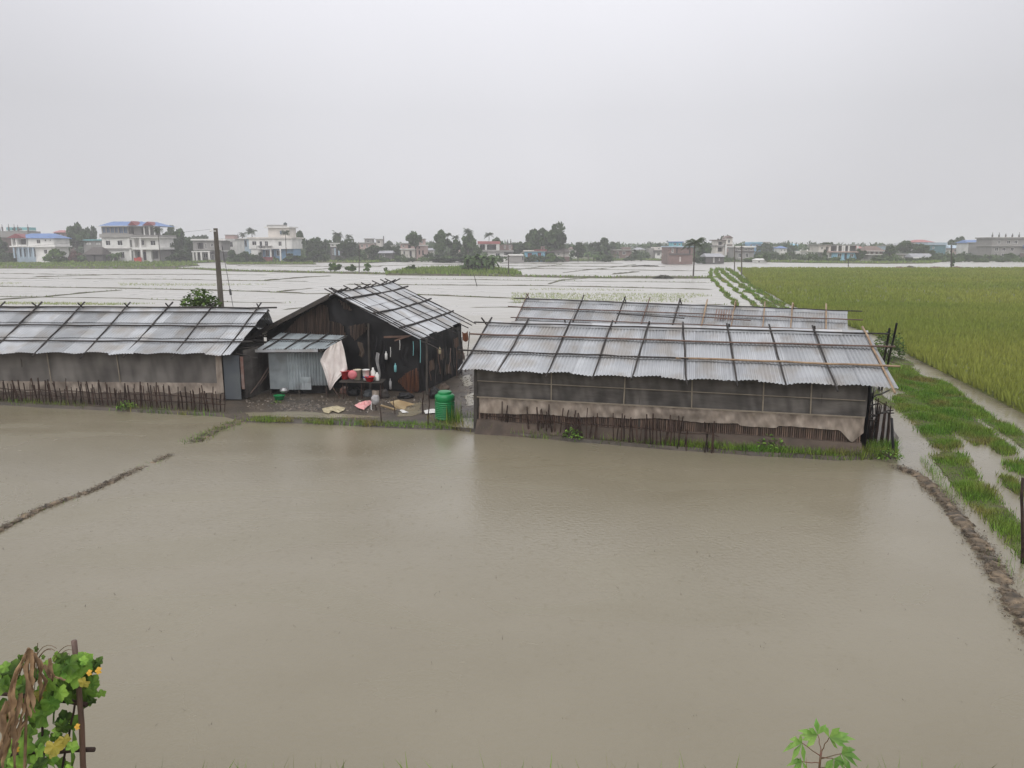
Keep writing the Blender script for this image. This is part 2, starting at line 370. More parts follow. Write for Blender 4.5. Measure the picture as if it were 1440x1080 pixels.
# ------------------------------------------------------------------ ground, water, land
def sheet(name, z, m, x0=-1600, x1=1600, y0=-60, y1=2400):
    mb = MB(); mb.quad((x0, y0, z), (x1, y0, z), (x1, y1, z), (x0, y1, z)); return struct(mb.build(name, m))
sheet('ground', -.5, M['mud'])
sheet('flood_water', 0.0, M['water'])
def gpl(L, z=0.0): return [gp(a, b, z) for a, b in L]
edge = gpl([(-500, 371.5), (-200, 370), (0, 369), (70, 368.5), (100, 370), (140, 371), (270, 370.5), (300, 369), (420, 369), (520, 370), (545, 368.5), (600, 367), (700, 366.5), (760, 367.5), (830, 367.5), (900, 366), (940, 367.5), (985, 368.5), (1060, 368.5), (1140, 370), (1250, 371), (1310, 370.5), (1332, 367.5), (1440, 367), (1700, 367), (2000, 367)])
raised('village_ground', along(edge, 6) + [Vector((1500, 300, 0)), Vector((1500, 2300, 0)), Vector((-1500, 2300, 0)), Vector((-1500, 250, 0))], .28, M['land'])
yard = gpl([(-400, 563), (0, 570), (150, 578), (315, 587), (345, 594), (450, 597), (560, 603), (640, 606), (690, 611), (800, 621), (950, 633), (1060, 641), (1180, 648), (1262, 646), (1266, 625), (1254, 575)])
yard += [Vector((10.0, 22.5, 0)), Vector((13.0, 26.5, 0)), Vector((12.5, 31, 0)), Vector((.5, 35, 0)), Vector((-2, 33, 0)), Vector((-8, 33, 0)), Vector((-9, 29.0, 0)), Vector((-25, 30, 0)), Vector((-32, 29, 0))]
raised('yard_ground', yard, .09, M['mud'], .05, .7)

def ridge(name, pts, wd, h, m, step=.8, jh=.4, gap=None, jw=.3):      # an earth bund with a ragged crest
    pts = along(pts, step); mb = MB(); rows = []
    for i, q in enumerate(pts):
        d = (pts[min(i + 1, len(pts) - 1)] - pts[max(i - 1, 0)]).normalized(); s = Vector((-d.y, d.x, 0))
        ww = wd * (1 + rnd(-jw, jw)); hh = h * (1 + rnd(-jh, jh))
        if gap: hh -= max(0, gap * (nz3(q.x, q.y, .35, 3.1) + .25))
        if i in (0, len(pts) - 1): hh = -.1
        o = Vector((rnd(-.1, .1) * wd, rnd(-.1, .1) * wd, 0))
        rows.append([mb.p(q + o + s * ww * k + Vector((0, 0, z)), rnd(0, 1)) for k, z in ((-.75, -.12), (-.35, hh * .75), (0.02, hh), (.35, hh * .7), (.75, -.12))])
    for a, b in zip(rows[:-1], rows[1:]):
        for k in range(4): mb.f.append([a[k], a[k + 1], b[k + 1], b[k]])
    return struct(mb.build(name, m)), pts
bunds = [  # (photo pixels, width m, height m)
    ([(-300, 402), (0, 403), (190, 406), (360, 410), (430, 413), (520, 413.5), (600, 415), (700, 419), (760, 420)], .55, .16),
    ([(-200, 424), (0, 421.5), (60, 418), (120, 412), (180, 407.5)], .6, .16),
    ([(-100, 416), (60, 418), (170, 419.5), (330, 425), (415, 426.5)], .3, .09),
    ([(-200, 391), (0, 391.5), (100, 392), (240, 393), (320, 394.5), (440, 396)], .4, .12),
    ([(365, 395.5), (400, 392.5), (435, 389.8), (470, 388)], .7, .22),
    ([(380, 412), (410, 408.5), (445, 405)], .5, .16), ([(385, 437), (425, 433), (470, 430)], .3, .10),
    ([(480, 400), (620, 401), (760, 402), (860, 404), (1012, 407.5)], .6, .15),
    ([(555, 392.2), (640, 393), (740, 394.5), (860, 396), (1004, 397.5)], .35, .1),
    ([(770, 400), (790, 394), (830, 391)], .7, .2), ([(640, 433), (700, 432), (760, 433)], .3, .1),
    ([(700, 425), (800, 426), (900, 428), (1034, 429)], .35, .11),
    ([(700, 378.5), (760, 378), (840, 379), (950, 381), (1000, 381)], .6, .18), ([(690, 374), (800, 374.5), (900, 375.5), (940, 375)], .6, .2),
    ([(716, 381), (735, 378.5), (760, 375.5), (790, 372)], .7, .2), ([(790, 384), (815, 381), (850, 377.5), (895, 372)], .6, .2),
    ([(860, 386), (880, 384.2), (900, 382)], .9, .3), ([(700, 371), (800, 370.8), (880, 370.5)], .6, .2),
    ([(330, 374), (400, 374.5), (480, 375), (600, 372.5), (700, 371)], .7, .2), ([(440, 380), (470, 377), (540, 375)], .7, .2),
    ([(-200, 385), (0, 384.6), (120, 386.5), (300, 386), (380, 387)], .5, .14), ([(40, 390), (100, 388.2), (150, 386.8)], .8, .22),
]
for b, wd, h in bunds: ridge('bund', gpl(b), wd * .6, h * .62, M['bund'], step=1.2, gap=.045, jw=.15)
_, mainb = ridge('bund', gpl([(-300, 377), (0, 377.5), (270, 378.5), (330, 381.5), (450, 384), (575, 386.5), (700, 388.5), (830, 391), (1002, 391.5)]), 1.3, .3, M['bund'], step=2.0)
_, nearb = ridge('bund', gpl([(-60, 770), (0, 745), (60, 715), (130, 690), (185, 664), (240, 640)]), .20, .035, M['straw'], step=.06, gap=.09, jw=.6, jh=.8)
_, nearb2 = ridge('bund', gpl([(272, 622), (300, 607), (338, 592)]), .34, .05, M['straw'], step=.08, gap=.06, jw=.5)
_, debrisb = ridge('bund', gpl([(1262, 657), (1291, 669), (1327, 704), (1349, 731), (1384, 775), (1407, 815), (1440, 868), (1500, 960)]), .26, .055, M['straw'], step=.06, jw=.6, jh=.9, gap=.04)
SV, ST = [], []
for path, sp, dens, hh_ in ((nearb, .07, 26, .035), (nearb2, .12, 30, .04), (debrisb, .11, 46, .05)):   # matted straw and weeds on the low bunds
    P = np.array([(q.x + random.gauss(0, sp), q.y + random.gauss(0, sp), rnd(0, hh_)) for q in path for _ in range(dens) if nz3(q.x, q.y, .9, 3) > -.25])
    V_, T_ = blades(P, .035, .022, 2.6); V_[:, 2, 2] -= .012; SV.append(V_); ST.append(T_)
o = trimesh('straw_litter', np.concatenate(SV), np.concatenate(ST), M['straw']); tag(o, 'matted brown straw lying along the low paddy bunds', 'straw', kind='stuff')
island = gpl([(540, 387), (570, 382), (600, 379), (650, 378), (690, 378.5), (720, 382), (735, 388), (640, 388)])
raised('grass_bank', island, .3, M['bund'], .3, 2)
bank1 = gpl([(-300, 370.5), (0, 370.5), (150, 370.5), (268, 370.5), (280, 374), (240, 376.5), (0, 376), (-300, 375.5)])
raised('grass_bank', bank1, .22, M['bund'], .3, 3)
bank2 = gpl([(318, 370.2), (440, 370.2), (445, 372), (320, 372.2)])
raised('grass_bank', bank2, .2, M['bund'], .3, 3)

# the flooded farm track: grassy strips between water-filled ruts
def smooth_path(px): return gpl(px)
far_rows = (379, 384, 390, 397, 405, 412, 420, 429)
lines = [
    ([1001, 999, 1000, 1006, 1013, 1020, 1027, 1036], [(1262, 575)], .30),
    ([1008, 1007, 1011, 1020, 1031, 1040, 1049, 1060], [(1240, 520)], .40),
    ([1015, 1018, 1024, 1035, 1047, 1057, 1067, 1080], [(1262, 520)], .62),
    ([1024, 1031, 1039, 1050, 1062, 1072, 1083, 1096], [(1280, 516)], .66),
]
strips = []
for xs, tail, wd in lines:
    c = [gp(x, y) for x, y in zip(xs, far_rows)] + [gp(*t) for t in tail]
    c = along(c, 1.6); L, Rr = [], []
    for i, q in enumerate(c):
        d = (c[min(i + 1, len(c) - 1)] - c[max(i - 1, 0)]).normalized(); s = Vector((-d.y, d.x, 0))
        ww = wd * (.5 + .8 * nz3(q.x + wd * 50, q.y, .22, 1.0) + .6 * nz3(q.x * 3 + wd * 90, q.y, .6, 2.0)) + .06; s = (s + d * nz3(q.x, q.y, .3, 7)).normalized(); q = q + s * .35 * nz3(q.x, q.y, .15, 3)
        ww = max(ww, .10)
        L.append(q + s * ww); Rr.append(q - s * ww)
    strips.append((L + Rr[::-1], .05))
near_px = [
    [(1256, 571), (1260, 555), (1285, 553), (1309, 565), (1330, 592), (1349, 629), (1330, 634), (1313, 629), (1300, 612), (1287, 598)],
    [(1255, 530), (1250, 512), (1272, 516), (1300, 545), (1340, 566), (1380, 596), (1429, 638), (1412, 642), (1385, 622), (1355, 602), (1320, 580), (1285, 560), (1262, 545)],
    [(1276, 515), (1291, 527), (1335, 542), (1389, 584), (1440, 612), (1500, 650), (1500, 668), (1440, 630), (1398, 602), (1344, 567), (1300, 548)],
    [(1309, 640), (1330, 634), (1353, 638), (1366, 655), (1375, 680), (1398, 697), (1440, 740), (1520, 830), (1510, 880), (1440, 792), (1398, 742), (1360, 705), (1338, 680), (1318, 655)],
    [(1413, 651), (1440, 647), (1500, 680), (1500, 700), (1440, 670), (1420, 662)],
    [(1404, 669), (1424, 673), (1445, 691), (1500, 735), (1500, 750), (1440, 700), (1415, 684)],
    [(1326, 586), (1338, 588), (1360, 606), (1382, 624), (1372, 628), (1350, 612)],
]
for p in near_px: strips.append((gpl(p), .014))
GV, GT = [], []
def addgrass(P, h, wd, lean=.6, per=1, tone=(0, 1)):
    a, b = blades(P, h, wd, lean, tone, per); GV.append(a); GT.append(b)
for k, (poly, z) in enumerate(strips):
    far = k < 4
    raised('track_verge', poly, z, M['verge'], .03 if far else .06, None if far else .13, -.06)
    A = area(poly); ar = [(q[0], q[1]) for q in poly]
    n = int(min(20000, A * (60 if far else 1500)))
    P = scatter(poly, n, z - .03); P[:, :2] += RNG.normal(0, .07, (len(P), 2))
    # ragged: tufts thin out where the verge is worn
    keep = np.array([nz3(q[0], q[1], 1.3, 5) > (-.30 if far else -.52) + RNG.normal(0, .14) for q in P])
    P = P[keep]; d = P[:, 1]
    hn = np.array([.45 + 1.7 * max(0, nz3(q[0], q[1], 1.1, 9) + .25) for q in P])
    addgrass(P, hn * (.11 + .0016 * d), .011 + .0007 * d, .8)
# grass on the water's edge of the yard, thicker in places
fr = along(gpl([(-300, 564), (0, 569), (150, 577), (325, 587), (345, 593), (450, 596.5), (560, 602), (640, 605), (690, 610), (800, 620), (950, 632), (1060, 640), (1180, 647), (1262, 645)]), .03)
P, hs_ = [], []
for q in fr:
    dens = 3 if q.x < -7.2 else (5 if q.x < -1 else (4 if q.x < 3.0 else 9))
    for _ in range(dens):
        o = abs(random.gauss(0, .22)); f = nz3(q.x, q.y, .9, 2) + .55
        if rnd(0, 1) < f: P.append((q.x + rnd(-.1, .1), q.y + o - .06, .0)); hs_.append(rnd(.10, .24) * (1.5 - o))
addgrass(np.array(P), np.array(hs_), .022, .7)
P = scatter(gpl([(330, 589), (560, 598), (640, 601), (640, 606), (350, 595)]), 2300, .05); P = P[[nz3(q[0], q[1], 1.4, 3) > -.25 for q in P]]; addgrass(P, .13, .018, .8)
P = scatter(gpl([(600, 590), (665, 585), (668, 600), (600, 603)]), 300, .05); addgrass(P, .2, .016, .8)
P = scatter(gpl([(628, 592), (652, 592), (652, 604), (628, 604)]), 60, .02); addgrass(P, .65, .03, .25)
P = scatter(gpl([(1165, 632), (1262, 628), (1262, 646), (1165, 646)]), 1500, .05); addgrass(P, .25, .022, .7)
P = scatter(gpl([(930, 618), (1170, 634), (1170, 646), (930, 632)]), 3000, .05); addgrass(P, .22, .022, .7)
P = np.array([(q.x + random.gauss(0, .12), q.y + random.gauss(0, .12), 0) for q in nearb for _ in range(2) if nz3(q.x, q.y, .8, 3) > 0]); addgrass(P, .07, .008, 1.2)
P = np.array([(q.x + random.gauss(0, .17), q.y + random.gauss(0, .17), 0) for q in nearb2 for _ in range(14)]); addgrass(P, .10, .016, 1.0)
P = np.array([(q.x + rnd(.0, .35), q.y + random.gauss(0, .15), 0) for q in debrisb for _ in range(3) if nz3(q.x, q.y, 1.1, 4) > .12]); addgrass(P, .17, .008, .6)
P = scatter(gpl([(1290, 640), (1318, 660), (1340, 700), (1322, 690), (1300, 660)]), 260, 0); addgrass(P, .14, .008, .6)
P = scatter(gpl([(1240, 515), (1268, 520), (1262, 548), (1246, 548)]), 1200, .05); addgrass(P, .22, .022, .6)
o = trimesh('track_grass', np.concatenate(GV), np.concatenate(GT), M['grass']); tag(o, 'short wet grass on the track verges and yard edge', 'grass', kind='stuff')
GV, GT = [], []
for q in mainb:
    k = 26; P = np.array([(q.x + rnd(-1.2, 1.2), q.y + random.gauss(0, .7), .12) for _ in range(k)]); addgrass(P, .36, .28, .5)
for poly, n, h in ((island, 3500, .75), (bank1, 6000, .45), (bank2, 700, .4)): addgrass(scatter(poly, n, .2), h, .34, .5)
fe = along(edge, .5)
P = np.array([(q.x + rnd(-.6, .6), q.y + rnd(-.5, 9), .2) for q in fe for _ in range(5) if abs(q.x) < 220]); addgrass(P, .7, .55, .5)
for b, wd, h in bunds:
    c = along(gpl(b), .45); P = np.array([(q.x + rnd(-.3, .3), q.y + random.gauss(0, wd * .3), .03) for q in c if abs(q.x) < 130 and nz3(q.x, q.y, .12, 6) > .02])
    if len(P): addgrass(P, .17, .12, .6)
o = trimesh('bank_grass', np.concatenate(GV), np.concatenate(GT), M['fgrass']); tag(o, 'bright green grass along the far field banks', 'grass', kind='stuff')

# ripening rice beside the track
redge = gpl([(1040, 378), (1049, 388), (1062, 403), (1090, 416), (1113, 430), (1247, 478), (1278, 500), (1322, 522), (1375, 549), (1440, 583), (1560, 650)])
rice = redge + [Vector((60, 14, 0)), Vector((170, 60, 0)), Vector((210, 168.4, 0))]
raised('rice_field_ground', along(rice, 2.0), .16, M['ricebase'], 0)
Pn = scatter(rice, 230000, .12); d = np.hypot(Pn[:, 0], Pn[:, 1])
Pn = Pn[RNG.uniform(0, 1, len(Pn)) < np.minimum(1, (30 / d) ** .9)]
near = scatter([q for q in gpl([(1113, 430), (1247, 478), (1278, 500), (1322, 522), (1375, 549), (1440, 583), (1560, 650)])] + [Vector((40, 18, 0)), Vector((60, 60, 0))], 22000, .12)
ed = along(redge, .06); ed = np.array([(q.x + abs(random.gauss(0, .15)) * .8, q.y + random.gauss(0, .1), .08) for q in ed])
Pn = np.concatenate([Pn, near, ed]); d = np.hypot(Pn[:, 0], Pn[:, 1])
hh = .40 + .10 * np.array([nz3(q[0], q[1], .25, 8) for q in Pn])
V, T = blades(Pn, hh, .022 + .0018 * d, .55, (0, 1), 3)
o = trimesh('rice_crop', V, T, M['rice']); tag(o, 'dense olive green rice crop right of the flooded track', 'rice', kind='stuff')

# drowned seedlings in rows, stubble and twigs in the near paddy
P = []
for (a, b, c, dd, rows, per) in (((-200, 396), (430, 400), (440, 403), (-200, 400), 9, 500), ((720, 412), (1010, 413), (1030, 426), (720, 423), 14, 330), ((0, 425), (330, 428), (330, 431), (0, 428), 8, 300), ((560, 403), (960, 407), (960, 410), (560, 406), 6, 330), ((640, 415), (760, 422), (780, 428), (650, 425), 7, 140), ((430, 414), (560, 415.5), (540, 428), (430, 424), 8, 150)):
    A, B, C_, D = gp(*a), gp(*b), gp(*c), gp(*dd)
    for i in range(rows):
        l0 = A.lerp(D, (i + .5) / rows); l1 = B.lerp(C_, (i + .5) / rows)
        for k in range(per):
            q = l0.lerp(l1, (k + rnd(-.3, .3)) / per)
            if nz3(q.x, q.y, .06, 4) > -.05 and rnd(0, 1) < .38: P.append((q.x, q.y + rnd(-.12, .12), -.01))
V, T = blades(np.array(P), .18, .055, .5, (0, 1), 2)
o = trimesh('rice_seedlings', V, T, M['seedling']); tag(o, 'thin rows of young rice standing in the far water', 'rice seedlings', kind='stuff')
P = np.array([(rnd(-14, 12), rnd(7.2, 19.5), -.01) for _ in range(420)])
V, T = blades(P, RNG.uniform(.015, .06, len(P)), .008, 1.3, (0, 1), 2)
o = trimesh('field_stubble', V, T, M['stake']); tag(o, 'scattered dark stubble tips poking out of the brown water', 'stubble', kind='stuff')
# ------------------------------------------------------------------ tin roofs
PITCHC = .092
def roof_side(mb, P0, u, dv, L, S, rows=3, sheetw=.76, amp=.016, sag=-.045, lift=.032, rag=.04, step=None, tones=None, ends=(0, 0)):
    u = Vector(u).normalized(); dv = Vector(dv).normalized(); nr = u.cross(dv)
    if nr.z < 0: nr = -nr
    nsh = max(1, round(L / sheetw)); w_ = L / nsh; st = step or PITCHC / 4
    for r in range(rows):
        for i in range(nsh):
            s0 = i * w_ - .02; s1 = (i + 1) * w_ + .02; ns = int((s1 - s0) / st)
            t0 = S * r / rows - (.06 if r else 0); t1 = S * (r + 1) / rows + (rnd(-rag, rag) if r == rows - 1 else rnd(0, .02))
            tn = rnd(.05, .95) if tones is None else min(1, max(0, tones[i % len(tones)] + rnd(-.12, .12)))
            off = .004 * (i % 2) + rnd(0, .004); idx = []
            for a in range(ns + 1):
                s = s0 + (s1 - s0) * a / ns; row = []
                for b in range(4):
                    k = b / 3; t = t0 + (t1 - t0) * k
                    z = amp * math.sin(2 * math.pi * s / PITCHC) + off + lift * k + .004
                    sg = -sag * (t / S) ** 2 * abs(math.sin(math.pi * s / 1.17)) if sag else 0
                    f_ = 1 - t / S; row.append(mb.p(P0 + u * (ends[0] * f_ + s / L * (L + (ends[1] - ends[0]) * f_)) + dv * t + nr * z + Vector((0, 0, sg)), tn))
                idx.append(row)
            for a in range(ns):
                for b in range(3): mb.f.append([idx[a][b], idx[a + 1][b], idx[a + 1][b + 1], idx[a][b + 1]])

def drape(mb, P0, P1, z0, z1, nu=60, nv=8, amp=.03, freq=2.2, seed=0, low=None, nrm=None):
    P0 = Vector(P0); P1 = Vector(P1); d = (P1 - P0); nn = nrm or Vector((d.y, -d.x, 0)).normalized()
    mb.tone = .5; i0 = len(mb.v)
    def fn(a, b):
        q = P0.lerp(P1, a); zz0 = z0 if low is None else low(a)
        f = mnoise.noise(Vector((a * d.length * freq + b * .9, b * 1.2, seed))) + .5 * mnoise.noise(Vector((a * d.length * freq * 2.7 - b * 1.7, b * .7, seed + 7)))
        return q + nn * amp * f + Vector((0, 0, z1 + (zz0 - z1) * b))
    mb.grid(fn, nu, nv); LL = d.length
    for i in range(i0, len(mb.t)):                             # dirt streaks and creases
        k = i - i0; a = (k // (nv + 1)) / nu; b = (k % (nv + 1)) / nv
        mb.t[i] = min(1, max(0, .5 + .9 * mnoise.noise(Vector((a * LL * 3.1 + b * 1.3, b * .8, seed + 2))) + .7 * mnoise.noise(Vector((a * LL * 8 - b * 2, b * .6, seed + 5)))))

def shed(name, label, A, ang, L, hs, ez, rz0, rz1, poles, lines, over=.38, inset=(.5, .5), rake=(0, 0), polemat='pole', ridgepole=.22, tones=None, rightmost=None, cross=False, gable='tarp', group=None, rows=3):
    u = Vector((math.cos(ang), math.sin(ang), 0)); n = Vector((-u.y, u.x, 0)); A = Vector(A)
    T = thing(name, label, 'shed', tuple(A), 0, group)
    P = lambda s, t, z: A + u * s + n * t + Vector((0, 0, z))
    zr = lambda s: rz0 + (rz1 - rz0) * s / L
    R0 = P(rake[0], hs, rz0); R1 = P(L + rake[1], hs, rz1); ur = (R1 - R0).normalized()
    E0 = P(0, 0, ez); B0 = P(0, 2 * hs, ez)
    # front side, raked ends handled by shearing sheets along the slope
    S = ((P(0, hs, rz0) - E0)).length
    m = MB(); roof_side(m, P(0, hs, rz0), ur, E0 - P(0, hs, rz0), L, S, rows, tones=tones, ends=rake)
    m.build('roof_sheeting', M['tin'], T)
    m = MB(); roof_side(m, P(0, hs, rz0), ur, B0 - P(0, hs, rz0), L, S, rows, tones=tones, step=PITCHC / 2, ends=rake); m.build('roof_sheeting', M['tin'], T)
    m = MB()                                                    # folded ridge cap
    k = int(L / .6)
    for i in range(k):
        a, b = rake[0] + i * (L + rake[1] - rake[0]) / k, rake[0] + (i + 1) * (L + rake[1] - rake[0]) / k + .03; tn = rnd(.3, 1); z = .03 + rnd(0, .008)
        c = [(hs - .20, -.112), (hs - .01, 0.0), (hs + .01, 0.0), (hs + .20, -.112)]
        for (t0, z0), (t1, z1) in zip(c[:-1], c[1:]):
            m.quad(P(a, t0, zr(a) + z0 + z), P(b, t0, zr(b) + z0 + z), P(b, t1, zr(b) + z1 + z), P(a, t1, zr(a) + z1 + z), tn)
    m.build('ridge_cap', M['tin'], T)
    slope = (rz0 - ez) / hs
    for i, s in enumerate(q + rnd(-.10, .10) * (0 < j < len(poles) - 1) for j, q in enumerate(poles)):                               # bamboo laid down the slope to weigh the sheets
        mt = polemat[i % len(polemat)] if isinstance(polemat, (list, tuple)) else polemat
        last = rightmost and i == len(poles) - 1
        if last: mt = 'bamboo'
        r = .030 if last else rnd(.023, .031)
        ex = rnd(.10, .3); lo = rnd(.08, .22) if not last else .16
        sh = (rake[1] if s > L * .5 else rake[0])
        top = P(s + sh * (s / L if s > L * .5 else 1 - s / L) + rnd(-.03, .03), hs + ridgepole * rnd(.5, 1.1), zr(s) + slope * ridgepole * .9 + .06); bot = P(s + rnd(-.06, .06), -lo, ez - slope * lo + .055)
        mb = MB(); mb.stick(top, bot, r, .012, 6, 6, .9); mb.build('roof_pole', M[mt], T, True)
        if cross or i % 2 == 0:
            top = P(s + .05 + sh * s / L, hs - ridgepole * .9, zr(s) + slope * ridgepole * .9 + .06); bot = P(s + .1, 2 * hs + .1, ez - slope * .1 + .05)
            mb = MB(); mb.stick(top, bot, r * .9, .012, 6, 5, .9); mb.build('roof_pole', M[mt], T, True)
    for (t, ext0, ext1, mt, r) in lines:                        # poles lashed along the roof
        a = P(-ext0, t, ez + slope * t + .085); b = P(L + ext1 + rake[1] * t / hs, t, ez + slope * t + .085 + (rz1 - rz0) * t / hs)
        mb = MB(); kk = 14
        pts = [a.lerp(b, i / kk) + Vector((0, rnd(-.02, .02), rnd(-.012, .012))) for i in range(kk + 1)]
        mb.tube(pts, [r * rnd(.85, 1.1) for _ in pts], 6); mb.build('roof_pole', M[mt], T, True)
    # gable ends, rear wall, posts
    for s in (inset[0], L - inset[1]):
        m = MB(); sx_ = (rake[0] if s < 1 else rake[1]); m.poly([P(s, over, .1), P(s, 2 * hs - over, .1), P(s, 2 * hs - over, ez + slope * over - .03), P(s + (max(0, sx_ - .3) if s < 1 else min(0, sx_ + .2)), hs, zr(s) - .05), P(s, over, ez + slope * over - .03)])
        m.build('gable_cover', M[gable], T)
    m = MB(); drape(m, P(inset[0], 2 * hs - over, 0), P(L - inset[1], 2 * hs - over, 0), .1, ez + slope * over - .02); m.build('rear_netting', M['net'], T, True)
    s = inset[0] + .02
    while s < L - inset[1] + .05:
        m = MB(); m.stick(P(s, over + .05, 0), P(s, over + .05, ez + slope * over), .045, .01); m.build('post', M['darkwood'], T); s += 1.45
    return T, P, slope

# --- long shed on the right, nearest
TR, PR, slR = shed('tin_roof_shed', 'nearest long low shed with corrugated roof and sacking skirt', (-1.42, 20.16, 0), R(-15.1), 10.65, 1.95, 1.72, 2.85, 2.85,
    [.02 + i * 1.172 for i in range(10)], [(1.78, .12, .45, 'pole', .022), (1.30, .10, .42, 'brownpole', .024), (.66, .22, -4.6, 'pole', .024)],
    rake=(.32, -.42), inset=(.38, .50), rightmost=True, polemat='pole', ridgepole=.1, tones=(.55, .7, .62, .5, .75, .66, .5, .6, .45, .55, .66, .5, .35, .3))
ov = .38; top = 1.72 + slR * ov - .04; L = 10.65
lowf = lambda a: .62 - .20 * a + .025 * math.sin(a * 23)
m = MB(); drape(m, PR(.38, ov, 0), PR(L - .55, ov, 0), .70, top, 160, 14, .035, 1.4, 3, low=lambda a: .96 + .0 * a); m.build('netting', M['net'], TR, True)
def skirt(a): return .54 + .10 * min(1, a * 2) + .05 * nz3(a * 9, 2) - (.30 * max(0, 1 - abs(a - .975) / .03)) - (.05 if .7 < a < .8 else 0)
m = MB(); drape(m, PR(.46, ov - .045, 0), PR(L - .58, ov - .045, 0), .5, .99, 170, 8, .06, 2.6, 9, low=skirt); sk = m.build('sacking_skirt', M['sack'], TR, True)
# the skirt top follows the sloping batten
m = MB(); m.bar(PR(.42, ov - .11, .99), PR(L - .6, ov - .11, .99), .02, .03); m.build('batten', M['rope'], TR)
m = MB(); m.bar(PR(.42, ov - .055, 1.42), PR(L - .6, ov - .055, 1.38), .016, .018); m.build('batten', M['rope'], TR)
for s in (2.45, 4.35, 6.05, 7.75, 8.85):
    m = MB(); m.bar(PR(s, ov - .05, .99), PR(s + rnd(-.03, .03), ov - .05, top - .05), .03, .02); m.build('batten', M['rope'], TR)
m = MB(); c = []
for i in range(40):
    a, b = .4 + i * (L - 1.0) / 40, .4 + (i + 1) * (L - 1.0) / 40
    z0, z1 = .34 + .05 * nz3(a, 1, .8), .34 + .05 * nz3(b, 1, .8)
    m.quad(PR(a, ov - .28, 0), PR(b, ov - .28, 0), PR(b, ov - .05, z1), PR(a, ov - .05, z0)); m.quad(PR(a, ov - .05, z0), PR(b, ov - .05, z1), PR(b, ov + .1, z1 + .02), PR(a, ov + .1, z0 + .02))
m.build('earth_plinth', M['plinth'], TR)
m = MB(); s = .45
while s < L - .6:
    tn = rnd(0, 1); m.tone = tn; h = .66 + rnd(-.05, .05); m.bar(PR(s, ov + .02, .15), PR(s, ov + .02, h), .035, .012); s += .05
m.build('slat_wall', M['slats'], TR)
m = MB(); m.bar(PR(.34, ov - .03, .05), PR(.36, ov, top), .09, .06); m.build('corner_post', M['darkwood'], TR)

m = MB(); zz = 1.72 + slR * .66 + .09; m.tube([PR(5.6 + .52 * k, .66 + rnd(-.02, .02), zz + rnd(-.012, .012)) for k in range(11)], .027, 6); m.build('roof_pole', M['bamboo'], TR, True)
# --- shed behind it
TB, PB, slB = shed('tin_roof_shed', 'rear tin shed half hidden behind the nearest one, tan bamboo ends above its ridge', Vector((.58, 31.64, 0)) - Vector((math.sin(R(20)), math.cos(R(20)), 0)) * 2.0, R(-20), 12.1, 2.0, 1.7, 2.85, 2.68,
    [.05, 2.3, 4.0, 5.1, 6.3, 7.2, 8.3, 9.3, 10.3, 11.4], [(1.88, .5, .5, 'pole', .024), (1.35, .55, .5, 'brownpole', .026), (.7, .2, .4, 'brownpole', .024)],
    polemat=('brownpole', 'pole', 'pole', 'brownpole', 'pole', 'bamboo', 'bamboo', 'bamboo', 'bamboo', 'bamboo'), ridgepole=.30, tones=(.5, .4, .62, .3, .55, .7, .4, .45))
m = MB()
for s0, s1 in ((7.6, 8.15),):
    for k in range(7):
        s = s0 + (s1 - s0) * k / 6; m.quad(PB(s, 1.75, 1.7 + slB * 1.75 + .035 - .1), PB(s + .05, 1.75, 1.7 + slB * 1.75 + .035 - .1), PB(s + .06, rnd(1.0, 1.3), 1.7 + slB * 1.2 + .03 - .1), PB(s + .01, 1.15, 1.7 + slB * 1.15 + .03 - .1))
m.build('rust_patch', M['rust'], TB)
m = MB(); drape(m, PB(.4, .38, 0), PB(11.7, .38, 0), .1, 1.88, 60, 6, .03, 1.5, 5); m.build('netting', M['net'], TB, True)
for i, s in enumerate((6.55, 8.9)):
    mb = MB(); mb.stick(PB(s, .9, 2.35), PB(s - 2.6, 1.25, 2.42), .022, .01); mb.build('roof_pole', M['brownpole' if i else 'pole'], TB, True)

# --- shed on the left
TL, PL, slL = shed('tin_roof_shed', 'long shed at the left edge with patchwork roof sheets and grey door panel', Vector((-8.85, 23.9, 0)) - Vector((math.cos(R(-3)), math.sin(R(-3)), 0)) * 13.2, R(-3), 13.2, 2.2, 1.58, 2.86, 2.86,
    [1.0 + i * 1.49 for i in range(9)], [(2.16, .2, .35, 'pole', .03), (1.93, .2, .1, 'pole', .024), (1.25, .2, .15, 'pole', .028), (.52, .2, .45, 'pole', .028)],
    rake=(.45, .45), inset=(.3, .42), ridgepole=.30, cross=True, tones=(.8, .75, .3, .85, .9, .6, .25, .7, .35, .2, .6, .65, .8, .3, .25, .45), rows=3)
L = 13.2; top = 1.58 + slL * .38 - .04
m = MB(); drape(m, PL(.3, .38, 0), PL(L - .5, .38, 0), .55, top, 150, 12, .035, 1.3, 21); m.build('netting', M['netl'], TL, True)
m = MB(); drape(m, PL(.3, .33, 0), PL(L - .48, .33, 0), .28, .66, 150, 7, .05, 2.4, 26, low=lambda a: .30 + .05 * nz3(a * 8, 1)); m.build('sacking_skirt', M['sack'], TL, True)
for s in (2.6, 5.1, 7.1, 9.4):
    m = MB(); m.bar(PL(s, .33, .6), PL(s - .06, .33, top - .08), .035, .016); m.build('batten', M['rope'], TL)
m = MB(); m.quad(PL(.2, .16, 0), PL(L - .4, .16, 0), PL(L - .4, .34, .34), PL(.2, .34, .34)); m.quad(PL(.2, .34, .34), PL(L - .4, .34, .34), PL(L - .4, .5, .35), PL(.2, .5, .35)); m.build('earth_plinth', M['plinth'], TL)
m = MB(); drape(m, PL(L - .60, .30, 0), PL(L - .40, .30, 0), .35, top - .02, 6, 10, .05, 6, 30); m.build('torn_cloth', M['sack'], TL, True)
